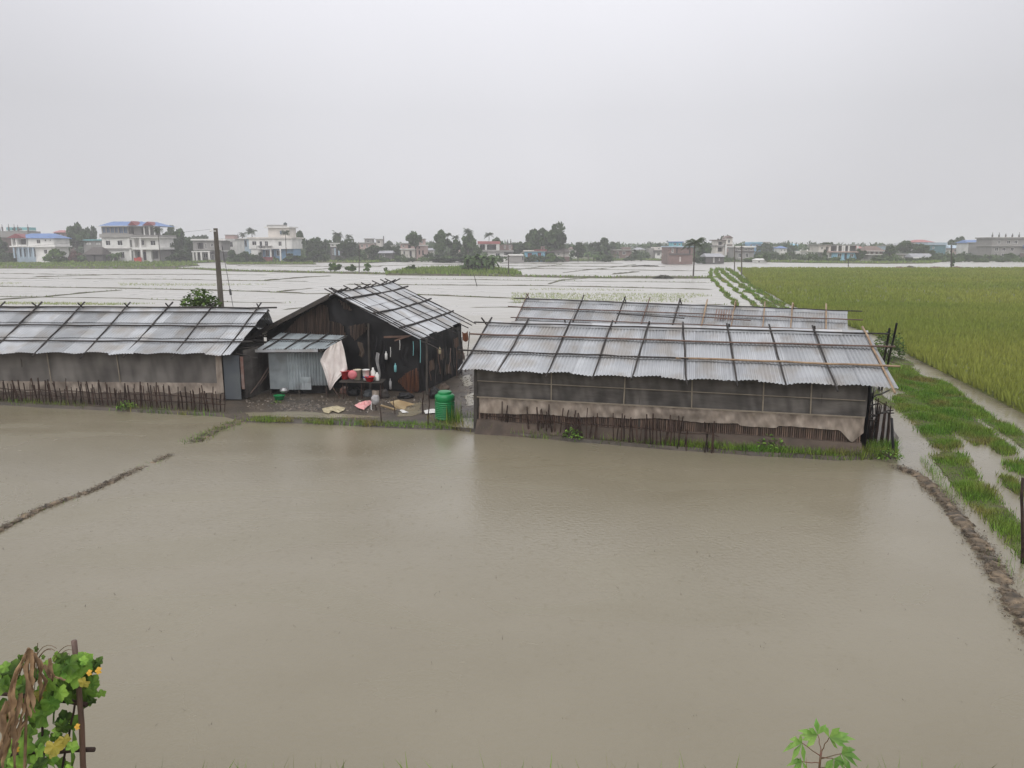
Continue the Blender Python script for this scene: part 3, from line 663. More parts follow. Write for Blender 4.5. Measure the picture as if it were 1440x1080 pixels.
m = MB(); m.box(PL(L - .12, .36, .84), (.52, .04, 1.42), R(-3)); m.build('door_panel', M['bluepanel'], TL)
m = MB(); m.box(PL(L + .2, .42, .98), (.09, .05, 1.05), R(-3)); m.build('door_post', M['rust'], TL)
m = MB(); drape(m, PL(L + .22, .5, 0), PL(L + .55, 3.6, 0), .12, 1.7, 30, 10, .07, 1.2, 33, nrm=Vector((1, -.2, 0)).normalized()); m.build('side_netting', M['net'], TL, True)
for k in range(5):
    m = MB(); m.stick(PL(L + .3, .7 + .4 * k, .25 + .06 * k), PL(L + .72 + .05 * k, 1.6 + .35 * k, 1.1 + .16 * k), .014); m.build('side_pole', M['pole' if k % 2 else 'brownpole'], TL)
for k in range(10):
    m = MB(); a = PL(L - .3 + rnd(0, .3), .5 + .25 * k, 1.75 + rnd(-.15, .25)); m.stick(a, a + Vector((rnd(.25, .75), rnd(-.1, .3), rnd(-.25, .2))), .02); m.build('purlin_end', M['pole'], TL)

# ------------------------------------------------------------------ the gabled hut
ua = R(75); U = Vector((math.cos(ua), math.sin(ua), 0)); G = Vector((U.y, -U.x, 0))       # U runs back along the ridge, G to the right along the gable
HE = Vector((-3.06, 25.26, 0)); HW = 3.05; HL = 4.9
def PH(g, t, z): return HE + G * g + U * t + Vector((0, 0, z))                            # g: 0 right eave .. -6.1 left eave
HA = lambda t: 3.40 + .14 * t / HL
TH = thing('gabled_hut', 'gabled hut wrapped in black plastic with a tin roof, between the two long sheds', 'hut', tuple(HE))
for sgn, g0 in ((1, 0.0), (-1, -2 * HW)):
    top0 = PH(-HW, 0, HA(0)); e0 = PH(g0, 0, 1.95)
    m = MB(); roof_side(m, top0, PH(-HW, HL, HA(HL)) - top0, e0 - top0, HL, (e0 - top0).length, 3, rag=.1, sag=0, amp=.013, lift=.02, tones=(.75, .6, .8, .5, .45, .6, .4)); m.build('roof_sheeting', M['tin'], TH)
hsl = (3.40 - 1.95) / HW
for t in (-.02, .28, .42, 1.35, 2.2, 2.75, 3.7, 4.45, 4.88):
    mb = MB(); mb.stick(PH(-HW - .32, t, HA(t) + .16), PH(rnd(.25, .55), t + rnd(-.04, .04), 1.95 - .22 + .12 + .14 * t / HL), .022, .015, 6, 7, .9); mb.build('roof_pole', M['pole'], TH, True)
    mb = MB(); mb.stick(PH(-HW + .3, t + .06, HA(t) + .16), PH(-2 * HW - rnd(.0, .5), t + .05, 1.95 - .06), .024, .015, 6, 6, .9); mb.build('roof_pole', M['pole'], TH, True)
for g, ext in ((-.62, .28), (-1.55, .3), (-2.55, .35), (-3.0, .2)):
    mb = MB(); a = PH(g, -ext * .6, 1.95 + hsl * -g + .10); b = PH(g, HL + ext, 1.95 + hsl * -g + .10 + .12); kk = 9
    pts = [a.lerp(b, i / kk) + Vector((0, 0, rnd(-.015, .015) - .05 * math.sin(math.pi * i / kk))) for i in range(kk + 1)]
    mb.tube(pts, .034 if g > -2.9 else .022, 6); mb.build('roof_pole', M['pole'], TH, True)
for k in range(3):                                             # thick dark layers of the left rake
    mb = MB(); mb.bar(PH(-HW - .1, -.10 - .05 * k, HA(0) - .02 - .06 * k), PH(-2 * HW - .15, -.08 - .04 * k, 1.95 - .04 - .06 * k), .05, .05); mb.build('barge_board', M['darkwood'], TH)
wl = lambda g: 1.95 + hsl * min(-g, 2 * HW + g) - .05
m = MB()                                                        # black plastic over the gable wall
def gw(a, b):
    g = -.12 - a * (2 * HW - .35); z = wl(g) * (1 - b) + .12 * b
    f = mnoise.noise(Vector((g * 1.6, z * 1.1, 4))) + .6 * mnoise.noise(Vector((g * 4 + z, z * 2.2, 8)))
    return PH(g, .28 - .085 * f, z)
m.grid(gw, 70, 30); m.build('gable_cover', M['tarp'], TH, True)
m = MB()
def sw(a, b):
    t = .25 + a * (HL - .4); z = 1.93 * (1 - b) + .1 * b
    f = mnoise.noise(Vector((t * 1.6, z * 1.3, 14))) + .6 * mnoise.noise(Vector((t * 4 + z, z * 2.2, 18)))
    return PH(-.14 + .06 * f + .05 * b, t, z)
m.grid(sw, 50, 20); m.build('side_cover', M['tarp'], TH, True)
m = MB(); m.quad(PH(-2 * HW + .2, .3, .1), PH(-2 * HW + .2, HL - .2, .1), PH(-2 * HW + .2, HL - .2, 1.95), PH(-2 * HW + .2, .3, 1.95)); m.build('side_cover', M['tarp'], TH)
m = MB(); m.poly([PH(-.15, HL - .15, .1), PH(-2 * HW + .2, HL - .15, .1), PH(-2 * HW + .2, HL - .15, 2.0), PH(-HW, HL - .15, 3.45), PH(-.15, HL - .15, 2.0)]); m.build('rear_cover', M['tarp'], TH)
def gpix(px, py, off=.16):                                      # a photo point on the gable wall plane
    r = ray(px, py); nU = U; Q = HE + U * off; t = (Q - Vector((0, 0, CAMH))).dot(nU) / r.dot(nU); return Vector((0, 0, CAMH)) + r * t
def slatpatch(poly, name, mt, par, off=.16, wdt=.05):           # vertical slats clipped to an outline on the gable wall
    pts = [gpix(x, y, off) for x, y in poly]; gs = [((q - HE).dot(G), q.z) for q in pts]; mb = MB()
    g = min(a for a, _ in gs)
    while g < max(a for a, _ in gs):
        gm = g + wdt * .5; zs = []
        for (a, b), (c, d) in zip(gs, gs[1:] + gs[:1]):
            if (a > gm) != (c > gm): zs.append(b + (d - b) * (gm - a) / (c - a))
        zs.sort()
        if len(zs) >= 2:
            mb.tone = rnd(0, 1); o = off - rnd(0, .02); mb.bar(PH(gm, o, zs[0] - rnd(0, .04)), PH(gm + rnd(-.01, .01), o, min(zs[-1], wl(gm) - .02) + rnd(-.03, .0)), .012, wdt * .86)
        g += wdt
    return mb.build(name, M[mt], par)
slatpatch([(398, 468), (420, 446), (452, 427), (461, 430), (463, 450), (482, 455), (486, 471), (450, 470)], 'bamboo_wall', 'slats', TH)
slatpatch([(490, 458), (512, 454), (518, 462), (506, 472), (500, 478), (494, 473)], 'bamboo_patch', 'slats', TH)
slatpatch([(560, 535), (572, 523), (586, 517), (589, 524), (590, 548), (578, 553), (569, 546)], 'bamboo_patch', 'orange', TH, .12)
slatpatch([(476, 420), (490, 428), (496, 436), (484, 434)], 'bamboo_patch', 'slats', TH)
m = MB(); m.bar(gpix(540, 474, .1), gpix(574, 473, .1), .05, .06); m.build('wall_pole', M['brownpole'], TH)
m = MB(); m.bar(gpix(555, 479, .08), gpix(582, 470, .06), .04, .05); m.build('wall_pole', M['brownpole'], TH)
m = MB(); m.stick(gpix(586, 476, .1), gpix(620, 492, -.3), .018); m.build('wall_pole', M['pole'], TH)
m = MB(); m.stick(gpix(601, 560, -.05), gpix(600, 476, -.02), .05); m.build('corner_post', M['darkwood'], TH)
m = MB(); m.stick(gpix(521, 560, .05), gpix(518, 455, .05), .05); m.build('post', M['darkwood'], TH)
# side debris: sticks leaning and tied along the right wall
for k in range(14):
    t = .5 + .3 * k; m = MB(); m.stick(PH(.12 + rnd(0, .12), t, .1 + rnd(0, .5)), PH(.05 + rnd(0, .15), t + rnd(-.4, .5), rnd(.9, 1.7)), rnd(.012, .022)); m.build('side_stick', M['pole' if k % 3 else 'brownpole'], TH)
for k, (t, z, mt) in enumerate(((.8, .75, 'slats'), (1.7, 1.0, 'slats'), (3.2, 1.25, 'slats'), (4.3, 1.35, 'orange'), (3.8, .7, 'plinth'), (2.5, .35, 'plinth'))):
    m = MB(); m.grid(lambda a, b: PH(.06 + .05 * math.sin(5 * a + k), t + .55 * a - .1 * b, z + .35 * b + .05 * math.sin(7 * a)), 5, 3); m.build('torn_patch', M[mt], TH)

# lean-to kitchen of old tin in front of the gable
YB = 25.25
def lp(px, py, Y=YB): return at(px, py, Y)
r0, r1 = at(395, 468, 26.45), at(489, 472, 25.75); f0, f1 = at(361, 492, 25.05), at(458, 491.5, 24.85)
LT = thing('lean_to', 'low lean-to of dull corrugated tin against the front of the black hut', 'lean-to', tuple(gp(420, 552, .09)))
def lroof(a, b): return (r0.lerp(r1, a)).lerp(f0.lerp(f1, a), b)
m = MB(); ncol = 100
for r in range(2):
    for i in range(4):
        tn = (.25, .55, .35, .6)[(i + r) % 4]; idx = []
        for a in range(27):
            s = (i + a / 26) / 4; row = []
            for b in range(3):
                t = (r + b / 2) / 2; q = lroof(s, t); row.append(m.p(q + Vector((0, 0, .011 * math.sin(2 * math.pi * s * 26) + .02 * (b / 2) + .004 * (i % 2))), tn))
            idx.append(row)
        for a in range(26):
            for b in range(2): m.f.append([idx[a][b], idx[a + 1][b], idx[a + 1][b + 1], idx[a][b + 1]])
m.build('roof_sheeting', M['tinold'], LT)
for a in (.14, .45, .72):
    m = MB(); m.stick(lroof(a, -.02) + Vector((0, 0, .05)), lroof(a - .02, 1.06) + Vector((0, 0, .05)), .026); m.build('roof_pole', M['pole'], LT, True)
m = MB(); m.stick(lroof(-.02, .52) + Vector((0, 0, .07)), lroof(1.06, .5) + Vector((0, 0, .07)), .024); m.build('roof_pole', M['pole'], LT, True)
m = MB(); m.bar(f0 + Vector((-.05, -.03, -.03)), f1 + Vector((-.25, -.03, -.03)), .03, .09); m.build('eave_board', M['tin'], LT)
m = MB(); m.bar(f1 + Vector((-.2, 0, -.05)), r1 + Vector((-.05, 0, -.03)), .05, .10); m.build('barge_board', M['darkwood'], LT)
def panel(px0, px1, yt, yb, corr, tn, Yo):
    a0 = lp(px0, yb, YB - Yo); b1 = lp(px1, yt, YB - Yo); m = MB(); ns = int((b1.x - a0.x) / .019); idx = []
    for i in range(ns + 1):
        x = a0.x + (b1.x - a0.x) * i / ns; y = YB - Yo + (.022 * math.sin(2 * math.pi * x / .10) if corr else .008 * nz3(x, 1, 3))
        idx.append([m.p((x, y, a0.z), tn), m.p((x, y + .02, (a0.z + b1.z) / 2), tn), m.p((x, y, b1.z), tn)])
    for i in range(ns):
        for b in range(2): m.f.append([idx[i][b], idx[i + 1][b], idx[i + 1][b + 1], idx[i][b + 1]])
    m.build('wall_panel', M['tinold'], LT)
panel(380, 408, 496, 547, False, .15, 0); panel(406, 429, 496, 548, True, .75, .02); panel(427, 461, 495, 542, True, .45, 0.0); panel(423, 437, 530, 548, False, .95, .04)
m = MB(); m.quad(lp(379, 497, 25.3), lp(379, 550, 25.3), at(400, 546, 26.5), at(400, 480, 26.5)); m.build('side_panel', M['tarp'], LT)
for px in (381, 421, 459):
    m = MB(); q = gp(px, 555, .08); q.y = YB + .06; m.stick((q.x, q.y, .05), (q.x, q.y, lp(px, 494).z), .035); m.build('post', M['darkwood'], LT)
m = MB(); m.grid(lambda a, b: lp(382 + 80 * a, 560 - 22 * b, YB + .25 + .05 * math.sin(9 * a)), 10, 3); m.build('under_cover', M['tarp'], LT)
lft = [(464, 487), (457, 494), (450, 507), (455, 520), (460, 536), (463, 548)]; rgt = [(480, 478.5), (484, 492), (489, 520), (480, 528), (471, 538), (465, 548.5)]
def pl_(L_, t):
    t *= len(L_) - 1; k = min(int(t), len(L_) - 2); f = t - k; return L_[k][0] + (L_[k + 1][0] - L_[k][0]) * f, L_[k][1] + (L_[k + 1][1] - L_[k][1]) * f
def shf(a, b):
    x0, y0 = pl_(lft, b); x1, y1 = pl_(rgt, b); f = .10 * nz3(a * 5 - b * 2.5, b * 1.1, 1, 3) + .05 * nz3(a * 11 + b * 3, b * 2, 1, 5)
    return at(x0 + (x1 - x0) * a, y0 + (y1 - y0) * a, 24.85 + f)
m = MB(); m.grid(shf, 26, 26)
tag(m.build('hanging_sheet', M['whitecloth'], None, True), 'dirty white plastic sheet hanging to a point from the lean-to corner', 'sheet')
# ------------------------------------------------------------------ stake fences
def fence(name, label, path, n, hgt, group=None, rails=(.45,), rowlean=.12, r=(.010, .020), skip=None):
    q0 = path[0]; T = thing(name, label, 'fence', tuple(q0)); c = along(path, .02); tot = len(c)
    for i in range(n):
        q = c[min(tot - 1, int((i + rnd(-.35, .35)) / n * tot) if i else 0)]
        if skip and skip(q): continue
        h = hgt * rnd(.72, 1.3); m = MB(); m.tone = rnd(0, 1)
        m.stick(q + Vector((0, rnd(-.06, .06), -.1)), q + Vector((rnd(-rowlean, rowlean), rnd(-.12, .02), h)), rnd(*r), .012, 5, 3); m.build('stake', M['stake'], T)
    for rz in rails:
        m = MB(); pts = along(path, .5); m.tube([p_ + Vector((0, -.02, hgt * rz + rnd(-.03, .03))) for p_ in pts], .014, 5); m.build('rail', M['stake'], T)
    return T
fence('stick_fence', 'dark stick fence standing before the netting wall of the shed on the left', gpl([(-40, 562.5), (0, 565), (100, 569), (200, 574), (318, 581)], .05), 98, .66, rails=(.40, .66), rowlean=.1, r=(.013, .026))
fence('stick_fence', 'gappy stick fence before the sacking skirt of the nearest shed', gpl([(676, 604), (720, 608), (800, 615), (900, 625), (1000, 634), (1010, 635)], .05), 76, .66, rails=(.62,), r=(.013, .023), rowlean=.14, skip=lambda q: (-.10 < q.x < .42) or (2.2 < q.x < 2.55) or (4.35 < q.x < 4.7))
m = thing('stick_fence', 'tall blackened stake fence at the track end of the nearest shed', 'fence', tuple(gp(1218, 630)))
for k in range(20):
    a = gp(1216 + 2.0 * k, 634 - .2 * k - (k % 3) * 2, 0) + Vector((0, (k % 4) * .10, 0)); mb = MB(); mb.stick(a - Vector((0, 0, .1)), a + Vector((rnd(-.06, .06), rnd(-.05, .05), rnd(.7, 1.25))), rnd(.014, .024)); mb.build('stake', M['stake'], m)
for k in range(7):
    a = gp(1222 + rnd(0, 26), 632, 0); mb = MB(); z = rnd(.55, 1.3); mb.stick(a + Vector((-.22, .12, z)), a + Vector((.28, .35, z + rnd(-.15, .15))), .022); mb.build('rail', M['pole'], m)
for k in range(16):
    mb = MB(); a = gp(1232 + rnd(-12, 16), 629, 0) + Vector((0, rnd(.2, .9), 0)); mb.stick(a, a + Vector((rnd(-.15, .15), rnd(-.1, .1), rnd(1.0, 1.5))), rnd(.012, .022)); mb.build('stake', M['tarp'], m)

def stake(label, p0, p1, Y=None, r=.018, mt='stake', name='wooden_stake', z0=.05):
    a = gp(*p0, z0); b = at(p1[0], p1[1], Y or a.y); mb = MB(); mb.stick(a - Vector((0, 0, .12)), b, r, .012, 6, 5, .85)
    return tag(mb.build(name, M[mt], None, True), label, 'stake')
stake('dark stake on the grassy edge in front of the grey sack', (538, 598), (534, 571))
stake('short thin stake before the sheet of wet cardboard', (556, 584), (553, 560), r=.013)
stake('dark stake leaning beside the green barrel, nearest the water', (602, 600), (604, 546))
stake('dark stake with a knobbly foot standing left of the green barrel', (594, 584), (595, 550), r=.022)
stake('dark post with vine at the water edge before the sacking skirt', (1078, 629), (1073, 583), r=.035)
stake('black post standing alone in grass past the tall stake fence', (1257, 640), (1254, 588), r=.035, mt='tarp')
stake('tall black pole leaning out beyond the roof corner, outermost of the pair', (1240, 545), (1261, 455), 21.0, .035, 'tarp', 'leaning_pole')
stake('tall black pole leaning out beyond the roof corner, inner of the pair', (1236, 545), (1251, 462), 21.0, .035, 'tarp', 'leaning_pole')
stake('dark upright post cut by the right edge of the picture', (1438.5, 788), (1438.5, 672), r=.026)
stake('thin reed stake standing alone in the open paddy', (671, 402), (667, 388), r=.05, mt='darkwood')

# ------------------------------------------------------------------ things in the yard
Z0 = .09
p = gp(626, 589, Z0)
T = thing('green_barrel', 'ribbed green plastic barrel with a screw lid in the muddy yard', 'barrel', tuple(p))
prof = [(.26, 0), (.285, .02)]
for k in range(9): z = .04 + .055 * k; prof += [(.287, z), (.287, z + .028), (.262, z + .034), (.262, z + .050)]
prof += [(.287, .55), (.287, .66), (.275, .70), (.20, .745), (.185, .75)]
m = MB(); m.lathe(p, prof, 28); m.build('body', M['green'], T, True)
m = MB(); m.lathe(p + Vector((0, 0, .74)), [(.19, 0), (.20, .01), (.20, .06), (.17, .075), (.15, .068)], 26); m.build('lid', M['green'], T, True)
YT = 24.75
tb0, tb1 = at(480, 535, YT), at(540, 537, YT)
T = thing('washing_table', 'rough low table carrying plastic tubs in front of the black hut', 'table', tuple(gp(510, 562, Z0)))
m = MB(); zt = tb0.z
for k in range(7): m.bar((tb0.x, YT - .3 + k * .1, zt), (tb1.x, YT - .3 + k * .1, zt - .02), .07, .03)
m.build('table_top', M['darkwood'], T)
for x in (tb0.x + .1, (tb0.x + tb1.x) / 2, tb1.x - .08):
    for y in (YT - .25, YT + .25): m = MB(); m.stick((x, y, 0), (x, y, zt), .025); m.build('leg', M['stake'], T)
def tub(label, px, pyb, w, h, mt, cat='bucket', name='plastic_bucket', Y=YT, taper=.82, tilt=0, band=None):
    s = Y / F * 1.0; b = at(px, pyb, Y); r = w * s / 2; hh = h * s; Mx = Matrix.Rotation(tilt, 3, 'X')
    if name == 'plastic_bucket' or name == 'jerrycan' or name == 'plastic_basin': b.z = zt + .02
    m = MB(); m.lathe(b, [(r * taper * .9, 0), (r * taper, .01), (r, hh * .92), (r * 1.08, hh * .93), (r * 1.08, hh), (r * .95, hh), (r * taper * .85, .03)], 18, Mx)
    o = m.build(name, M[mt], None, True); tag(o, label, cat)
    return o
tub('cream plastic bucket beside the pink basin on the table', 503, 535, 11, 15, 'cream')
T = thing('plastic_bucket', 'white bucket with a blue lower band on the washing table', 'bucket', tuple(at(515, 535, YT - .1)))
b = at(515, 535, YT - .1); b.z = zt + .02; r = .115; m = MB(); m.lathe(b, [(r * .8, 0), (r * .9, .12), (r, .34), (r * 1.07, .34), (r * 1.07, .36), (r * .9, .36), (r * .75, .05)], 18); m.build('body', M['white'], T, True)
m = MB(); m.lathe(b, [(r * .83, .04), (r * .835, .05), (r * .925, .14), (r * .92, .145)], 18); m.build('band', M['blue'], T, True)
tub('shallow red basin at the front edge of the washing table', 520, 536, 14, 7, 'red', 'basin', 'plastic_basin', YT - .28, .7)
tub('dark red tub half hidden behind the hanging white sheet', 486, 537, 13, 12, 'red', 'tub', 'plastic_basin', YT + .15, .7)
def jug(label, px, w, h, Y):
    b = at(px, 535, Y); b.z = zt + .02; s = Y / F; r = w * s / 2; hh = h * s; m = MB()
    m.lathe(b, [(r, 0), (r * 1.02, hh * .1), (r, hh * .7), (r * .45, hh * .85), (r * .4, hh), (r * .3, hh)], 12); o = m.build('jerrycan', M['white'], None, True); tag(o, label, 'jerrycan')
jug('tall white plastic can beside the bucket with a blue band', 525, 7, 18, YT - .05); jug('small white plastic can at the right end of the table', 530.5, 6, 12, YT - .15)
b = at(495.5, 527, YT - .3); m = MB(); m.lathe(b, [(.05, .03), (.14, .025), (.145, 0), (.15, -.005), (.10, -.03), (.03, -.035)], 20, Matrix.Rotation(R(80), 3, 'X')); tag(m.build('plastic_basin', M['pink'], None, True), 'round pink basin propped up on edge on the washing table', 'basin')
# leaning sticks beside the sheet
for i, (p0, p1) in enumerate((((482, 560), (468, 545)), ((496, 558), (478, 548)), ((462, 562), (458, 545)))):
    stake(('thin pale stick leaning under the white hanging sheet', 'longer stick lying aslant between sheet and table', 'dark broken stick under the lean-to corner')[i], p0, p1, 24.6 + .2 * i, .014, 'brownpole' if i < 2 else 'stake', 'fallen_stick', .08)
# sack on a stick, pink cloth, cardboard, bags, beige cloth, basin and pot
q = gp(529, 577, Z0)
def blob(c, rx, ry, rz_, amp, seed, name, mt, label, cat, nu=22, nv=14):
    m = MB(); c = Vector(c)
    def fn(a, b):
        th = a * 2 * math.pi; ph = (b - .5) * math.pi; d = Vector((math.cos(th) * math.cos(ph), math.sin(th) * math.cos(ph), math.sin(ph)))
        f = 1 + amp * mnoise.noise(d * 1.8 + Vector((seed, 0, 0))); return c + Vector((d.x * rx * f, d.y * ry * f, max(-rz_ * .8, d.z * rz_ * f)))
    m.grid(fn, nu, nv); return tag(m.build(name, M[mt], None, True), label, cat)
T = thing('hanging_sack', 'pale grey sack and rag hung over a stake in the yard', 'sack', tuple(q))
m = MB(); m.stick(q, q + Vector((-.02, 0, .62)), .02); m.build('stick', M['stake'], T)
m = MB(); c = q + Vector((0, -.03, .34))
def fs(a, b):
    th = a * 2 * math.pi; z = 1 - 2 * b; rr = math.sqrt(max(0, 1 - z * z)) * (1 + .28 * mnoise.noise(Vector((math.cos(th) * 1.5, math.sin(th) * 1.5, z * 2)))); return c + Vector((math.cos(th) * .13 * rr, math.sin(th) * .11 * rr, .17 * z))
m.grid(fs, 20, 12); m.build('bag', M['greysack'], T, True)
m = MB(); m.grid(lambda a, b: q + Vector((-.10 + .2 * a, -.05 + .03 * math.sin(8 * a), .40 + .22 * b)), 8, 4); m.build('rag', M['sack'], T, True)
m = MB(); m.stick(q + Vector((-.14, -.03, .02)), q + Vector((-.09, -.03, .44)), .018); m.build('pale_stick', M['white'], T)
def rag(name, label, cat, mt, px, amp=.06, z=.02, sub=14):         # crumpled cloth lying on the mud
    pts = [gp(x, y, Z0) for x, y in px]; c = sum(pts, Vector()) / len(pts); ring = along(pts + [pts[0]], .06)[:-1]; m = MB(); prev = None
    for k in range(6):
        f = k / 5; cur = []
        for qq in ring:
            v = c.lerp(qq, f); h = z + amp * (1 + mnoise.noise(Vector((v.x * 9, v.y * 9, 3)))) * (1 - .75 * f * f); cur.append(m.p(v + Vector((0, 0, h)), rnd(0, 1)))
        if prev:
            for i in range(len(ring)): m.f.append([prev[i], prev[(i + 1) % len(ring)], cur[(i + 1) % len(ring)], cur[i]])
        prev = cur
    return tag(m.build(name, M[mt], None, True), label, cat)
rag('crumpled_cloth', 'pink and white cloth heaped beside the hanging sack', 'cloth', 'pinkcloth', [(498, 572), (508, 567), (520, 565), (525, 568), (517, 573), (512, 578), (505, 576)], .09)
rag('crumpled_cloth', 'torn beige cloth lying in mud near the grass edge', 'cloth', 'beige', [(453, 576), (462, 574), (474, 572), (486, 575), (483, 579), (476, 582), (468, 579), (462, 583), (455, 581)], .06)
rag('plastic_bag', 'small white bag on the mud right of the wet cardboard', 'bag', 'white', [(562, 578), (567, 577.5), (575, 581), (566, 582)], .04)
rag('plastic_bag', 'white litter bag at the foot of the knobbly stake', 'bag', 'white', [(596, 579), (604, 577), (613, 577), (612, 582), (598, 583)], .05)
rag('plastic_bag', 'yellowish scrap at the foot of the green barrel', 'bag', 'beige', [(619, 589), (625, 588), (626, 591), (619, 591)], .03)
pts = [gp(548, 565, .25), gp(560, 562, .27), gp(583, 568, .2), gp(572, 571, .12), gp(569, 576, .1), gp(557, 574, .1)]
m = MB(); m.prism(pts, (0, 0, -.012)); tag(m.build('cardboard_sheet', M['card']), 'wet tan cardboard sheet bent over sticks in the yard', 'cardboard')
m = MB(); m.bar(gp(536, 570, .12), gp(556, 576, .12), .06, .04); tag(m.build('timber_offcut', M['card']), 'pale plank end lying left of the cardboard', 'plank')
q = gp(393, 562, .09); m = MB(); m.lathe(q, [(.12, 0), (.14, .02), (.18, .14), (.19, .145), (.17, .15), (.12, .04)], 18); tag(m.build('green_basin', M['green'], None, True), 'green plastic basin under the lean-to', 'basin')
q = gp(400, 552, .3); m = MB(); m.lathe(q, [(.08, 0), (.14, .04), (.15, .10), (.10, .13), (.11, .15)], 16)
tag(m.build('steel_pot', M['steel'], None, True), 'dented steel pot hanging below the tin wall panel', 'pot')
for i, (px, py, h, mt, lb) in enumerate(((543, 500, 12, 'white', 'thin white bottle hung on the black hut wall'), (556, 517, 13, 'wturq', 'pale turquoise bottle hung low on the hut wall'), (618.5, 493, 10, 'beige', 'yellowish bottle hung at the right corner of the hut'), (549, 540, 16, 'greysack', 'grey plastic strip dangling near the orange bamboo patch'))):
    c = gpix(px, py, -.12); s = 25.3 / F; m = MB(); m.lathe(c + Vector((0, 0, -h * s / 2)), [(.02, 0), (.045, .02), (.045, h * s * .7), (.015, h * s * .85), (.013, h * s)], 10); tag(m.build('hanging_bottle' if i < 3 else 'hanging_strip', M[mt], None, True), lb, 'bottle' if i < 3 else 'strip')
for i, (px, y0, y1) in enumerate(((581, 480, 500), (591, 478, 510), (562, 478, 492), (549, 488, 502))):
    m = MB(); m.tube([gpix(px, y0, -.1), gpix(px + .5, (y0 + y1) / 2, -.12), gpix(px, y1, -.1)], .010, 4); tag(m.build('hanging_string', M['wturq' if i < 2 else 'white']), ('pale green cord hanging under the hut eave', 'longer pale green cord beside the hut corner post', 'short white string below the wall poles', 'white string above the turquoise bottle')[i], 'cord')
for i, (px, py, rx, rz_, mt, lb) in enumerate(((498, 552, .22, .16, 'tarp', 'black bundle under the washing table'), (517, 553, .17, .13, 'bluepanel', 'dark blue grey bundle under the right half of the table'), (484, 549, .15, .14, 'rust', 'brownish bundle behind the leaning sticks'), (570, 556, .25, .12, 'tarp', 'black plastic heap at the foot of the orange bamboo patch'), (541, 556, .14, .18, 'darkwood', 'dark lump between table and hanging grey strip'), (612, 556, .20, .22, 'tarp', 'black heap by the hut corner post'), (624, 548, .18, .2, 'plinth', 'brown heap along the side wall of the hut'))):
    c = gp(px, py + 4, Z0); blob((c.x, c.y, Z0 + rz_ * .6), rx, rx * .7, rz_, .5, i * 3.1, 'bundle', mt, lb, 'bundle')
for i, (px, y0, y1, wd, mt) in enumerate(((527, 470, 505, 9, 'tarp'), (538, 478, 520, 8, 'tarp'), (570, 486, 515, 10, 'tarp'), (532, 495, 530, 5, 'greysack'), (508, 480, 500, 8, 'plinth'))):
    m = MB(); m.grid(lambda a, b: gpix(px + wd * (a - .5) * (1 - .35 * b) + 1.5 * math.sin(6 * b + i), y0 + (y1 - y0) * b + 3 * a, -.05) + Vector((0, -.04 * math.sin(a * 9 + b * 2), 0)), 8, 8); tag(m.build('hanging_rag', M[mt], None, True), ('black rag left of the wall poles', 'black strip of plastic under the wall poles', 'wide black rag above the orange bamboo patch', 'grey rag hanging right of the table', 'brown rag over the left bamboo patch edge')[i], 'rag')
V, T = [], []
for q in np.concatenate([scatter(gpl([(440, 568), (600, 566), (600, 588), (440, 584)]), 70, Z0 + .01), scatter(gpl([(350, 565), (440, 565), (440, 584), (350, 580)]), 18, Z0 + .01), scatter(gpl([(640, 560), (666, 560), (666, 590), (645, 592)]), 25, Z0 + .01)]):
    c = Vector(q); a = Vector((rnd(-1, 1), rnd(-1, 1), rnd(0, .5))) * rnd(.02, .06); b = Vector((rnd(-1, 1), rnd(-1, 1), rnd(0, .4))) * rnd(.02, .05); V += [[tuple(c), tuple(c + a), tuple(c + b)], [tuple(c + a), tuple(c + a + b * .8), tuple(c + b)]]; t_ = rnd(0, 1); T += [t_, t_]
M['scraps'] = mat('pale_scraps', (.45, .42, .38), (.25, .20, .16), 9, .7, tone=.7)
tag(trimesh('pale_scraps', np.array(V), np.array(T), M['scraps']), 'pale torn scraps of paper and plastic strewn over the yard mud', 'litter', kind='stuff')
# litter and stones pressed in the mud, and puddles
V, T = [], []
P = np.concatenate([scatter(gpl([(345, 560), (600, 560), (600, 588), (345, 580)]), 520, Z0), scatter(gpl([(640, 500), (668, 500), (668, 590), (648, 590)]), 420, Z0), scatter(gpl([(395, 572), (450, 572), (450, 582), (395, 582)]), 180, Z0)])
for q in P:
    s = rnd(.015, .055); a = rnd(0, 6.3); c = Vector(q); h = s * rnd(.3, .9); tn = rnd(0, 1)
    b = [c + Vector((math.cos(a + k * 1.57) * s * rnd(.6, 1.2), math.sin(a + k * 1.57) * s * rnd(.6, 1.2), 0)) for k in range(4)]; tp = c + Vector((0, 0, h))
    for k in range(4): V.append([tuple(b[k]), tuple(b[(k + 1) % 4]), tuple(tp)]); T.append(tn)
M['litter'] = mat('mud_clods', (.11, .09, .07), (.06, .05, .04), 5, .6, tone=.9)
tag(trimesh('mud_clods', np.array(V), np.array(T), M['litter']), 'small clods and bits of litter on the yard mud', 'debris', kind='stuff')
def puddle(px): 
    pts = along(gpl(px) + [gp(*px[0])], .12)[:-1]; m = MB(); m.poly([Vector((q.x + rnd(-.05, .05), q.y + rnd(-.05, .05), .098)) for q in pts]); struct(m.build('puddle', M['water']))
puddle([(575, 572), (592, 570), (592, 586), (580, 590), (556, 590)]); puddle([(345, 585), (420, 583), (520, 589), (540, 592), (450, 592), (350, 590)]); puddle([(648, 592), (668, 593), (668, 607), (640, 606), (612, 600), (640, 600)])
for px in ([(648, 535), (660, 530), (664, 545), (655, 548)], [(654, 560), (667, 556), (667, 574), (656, 576)], [(652, 515), (661, 512), (662, 522), (652, 524)]): puddle(px)
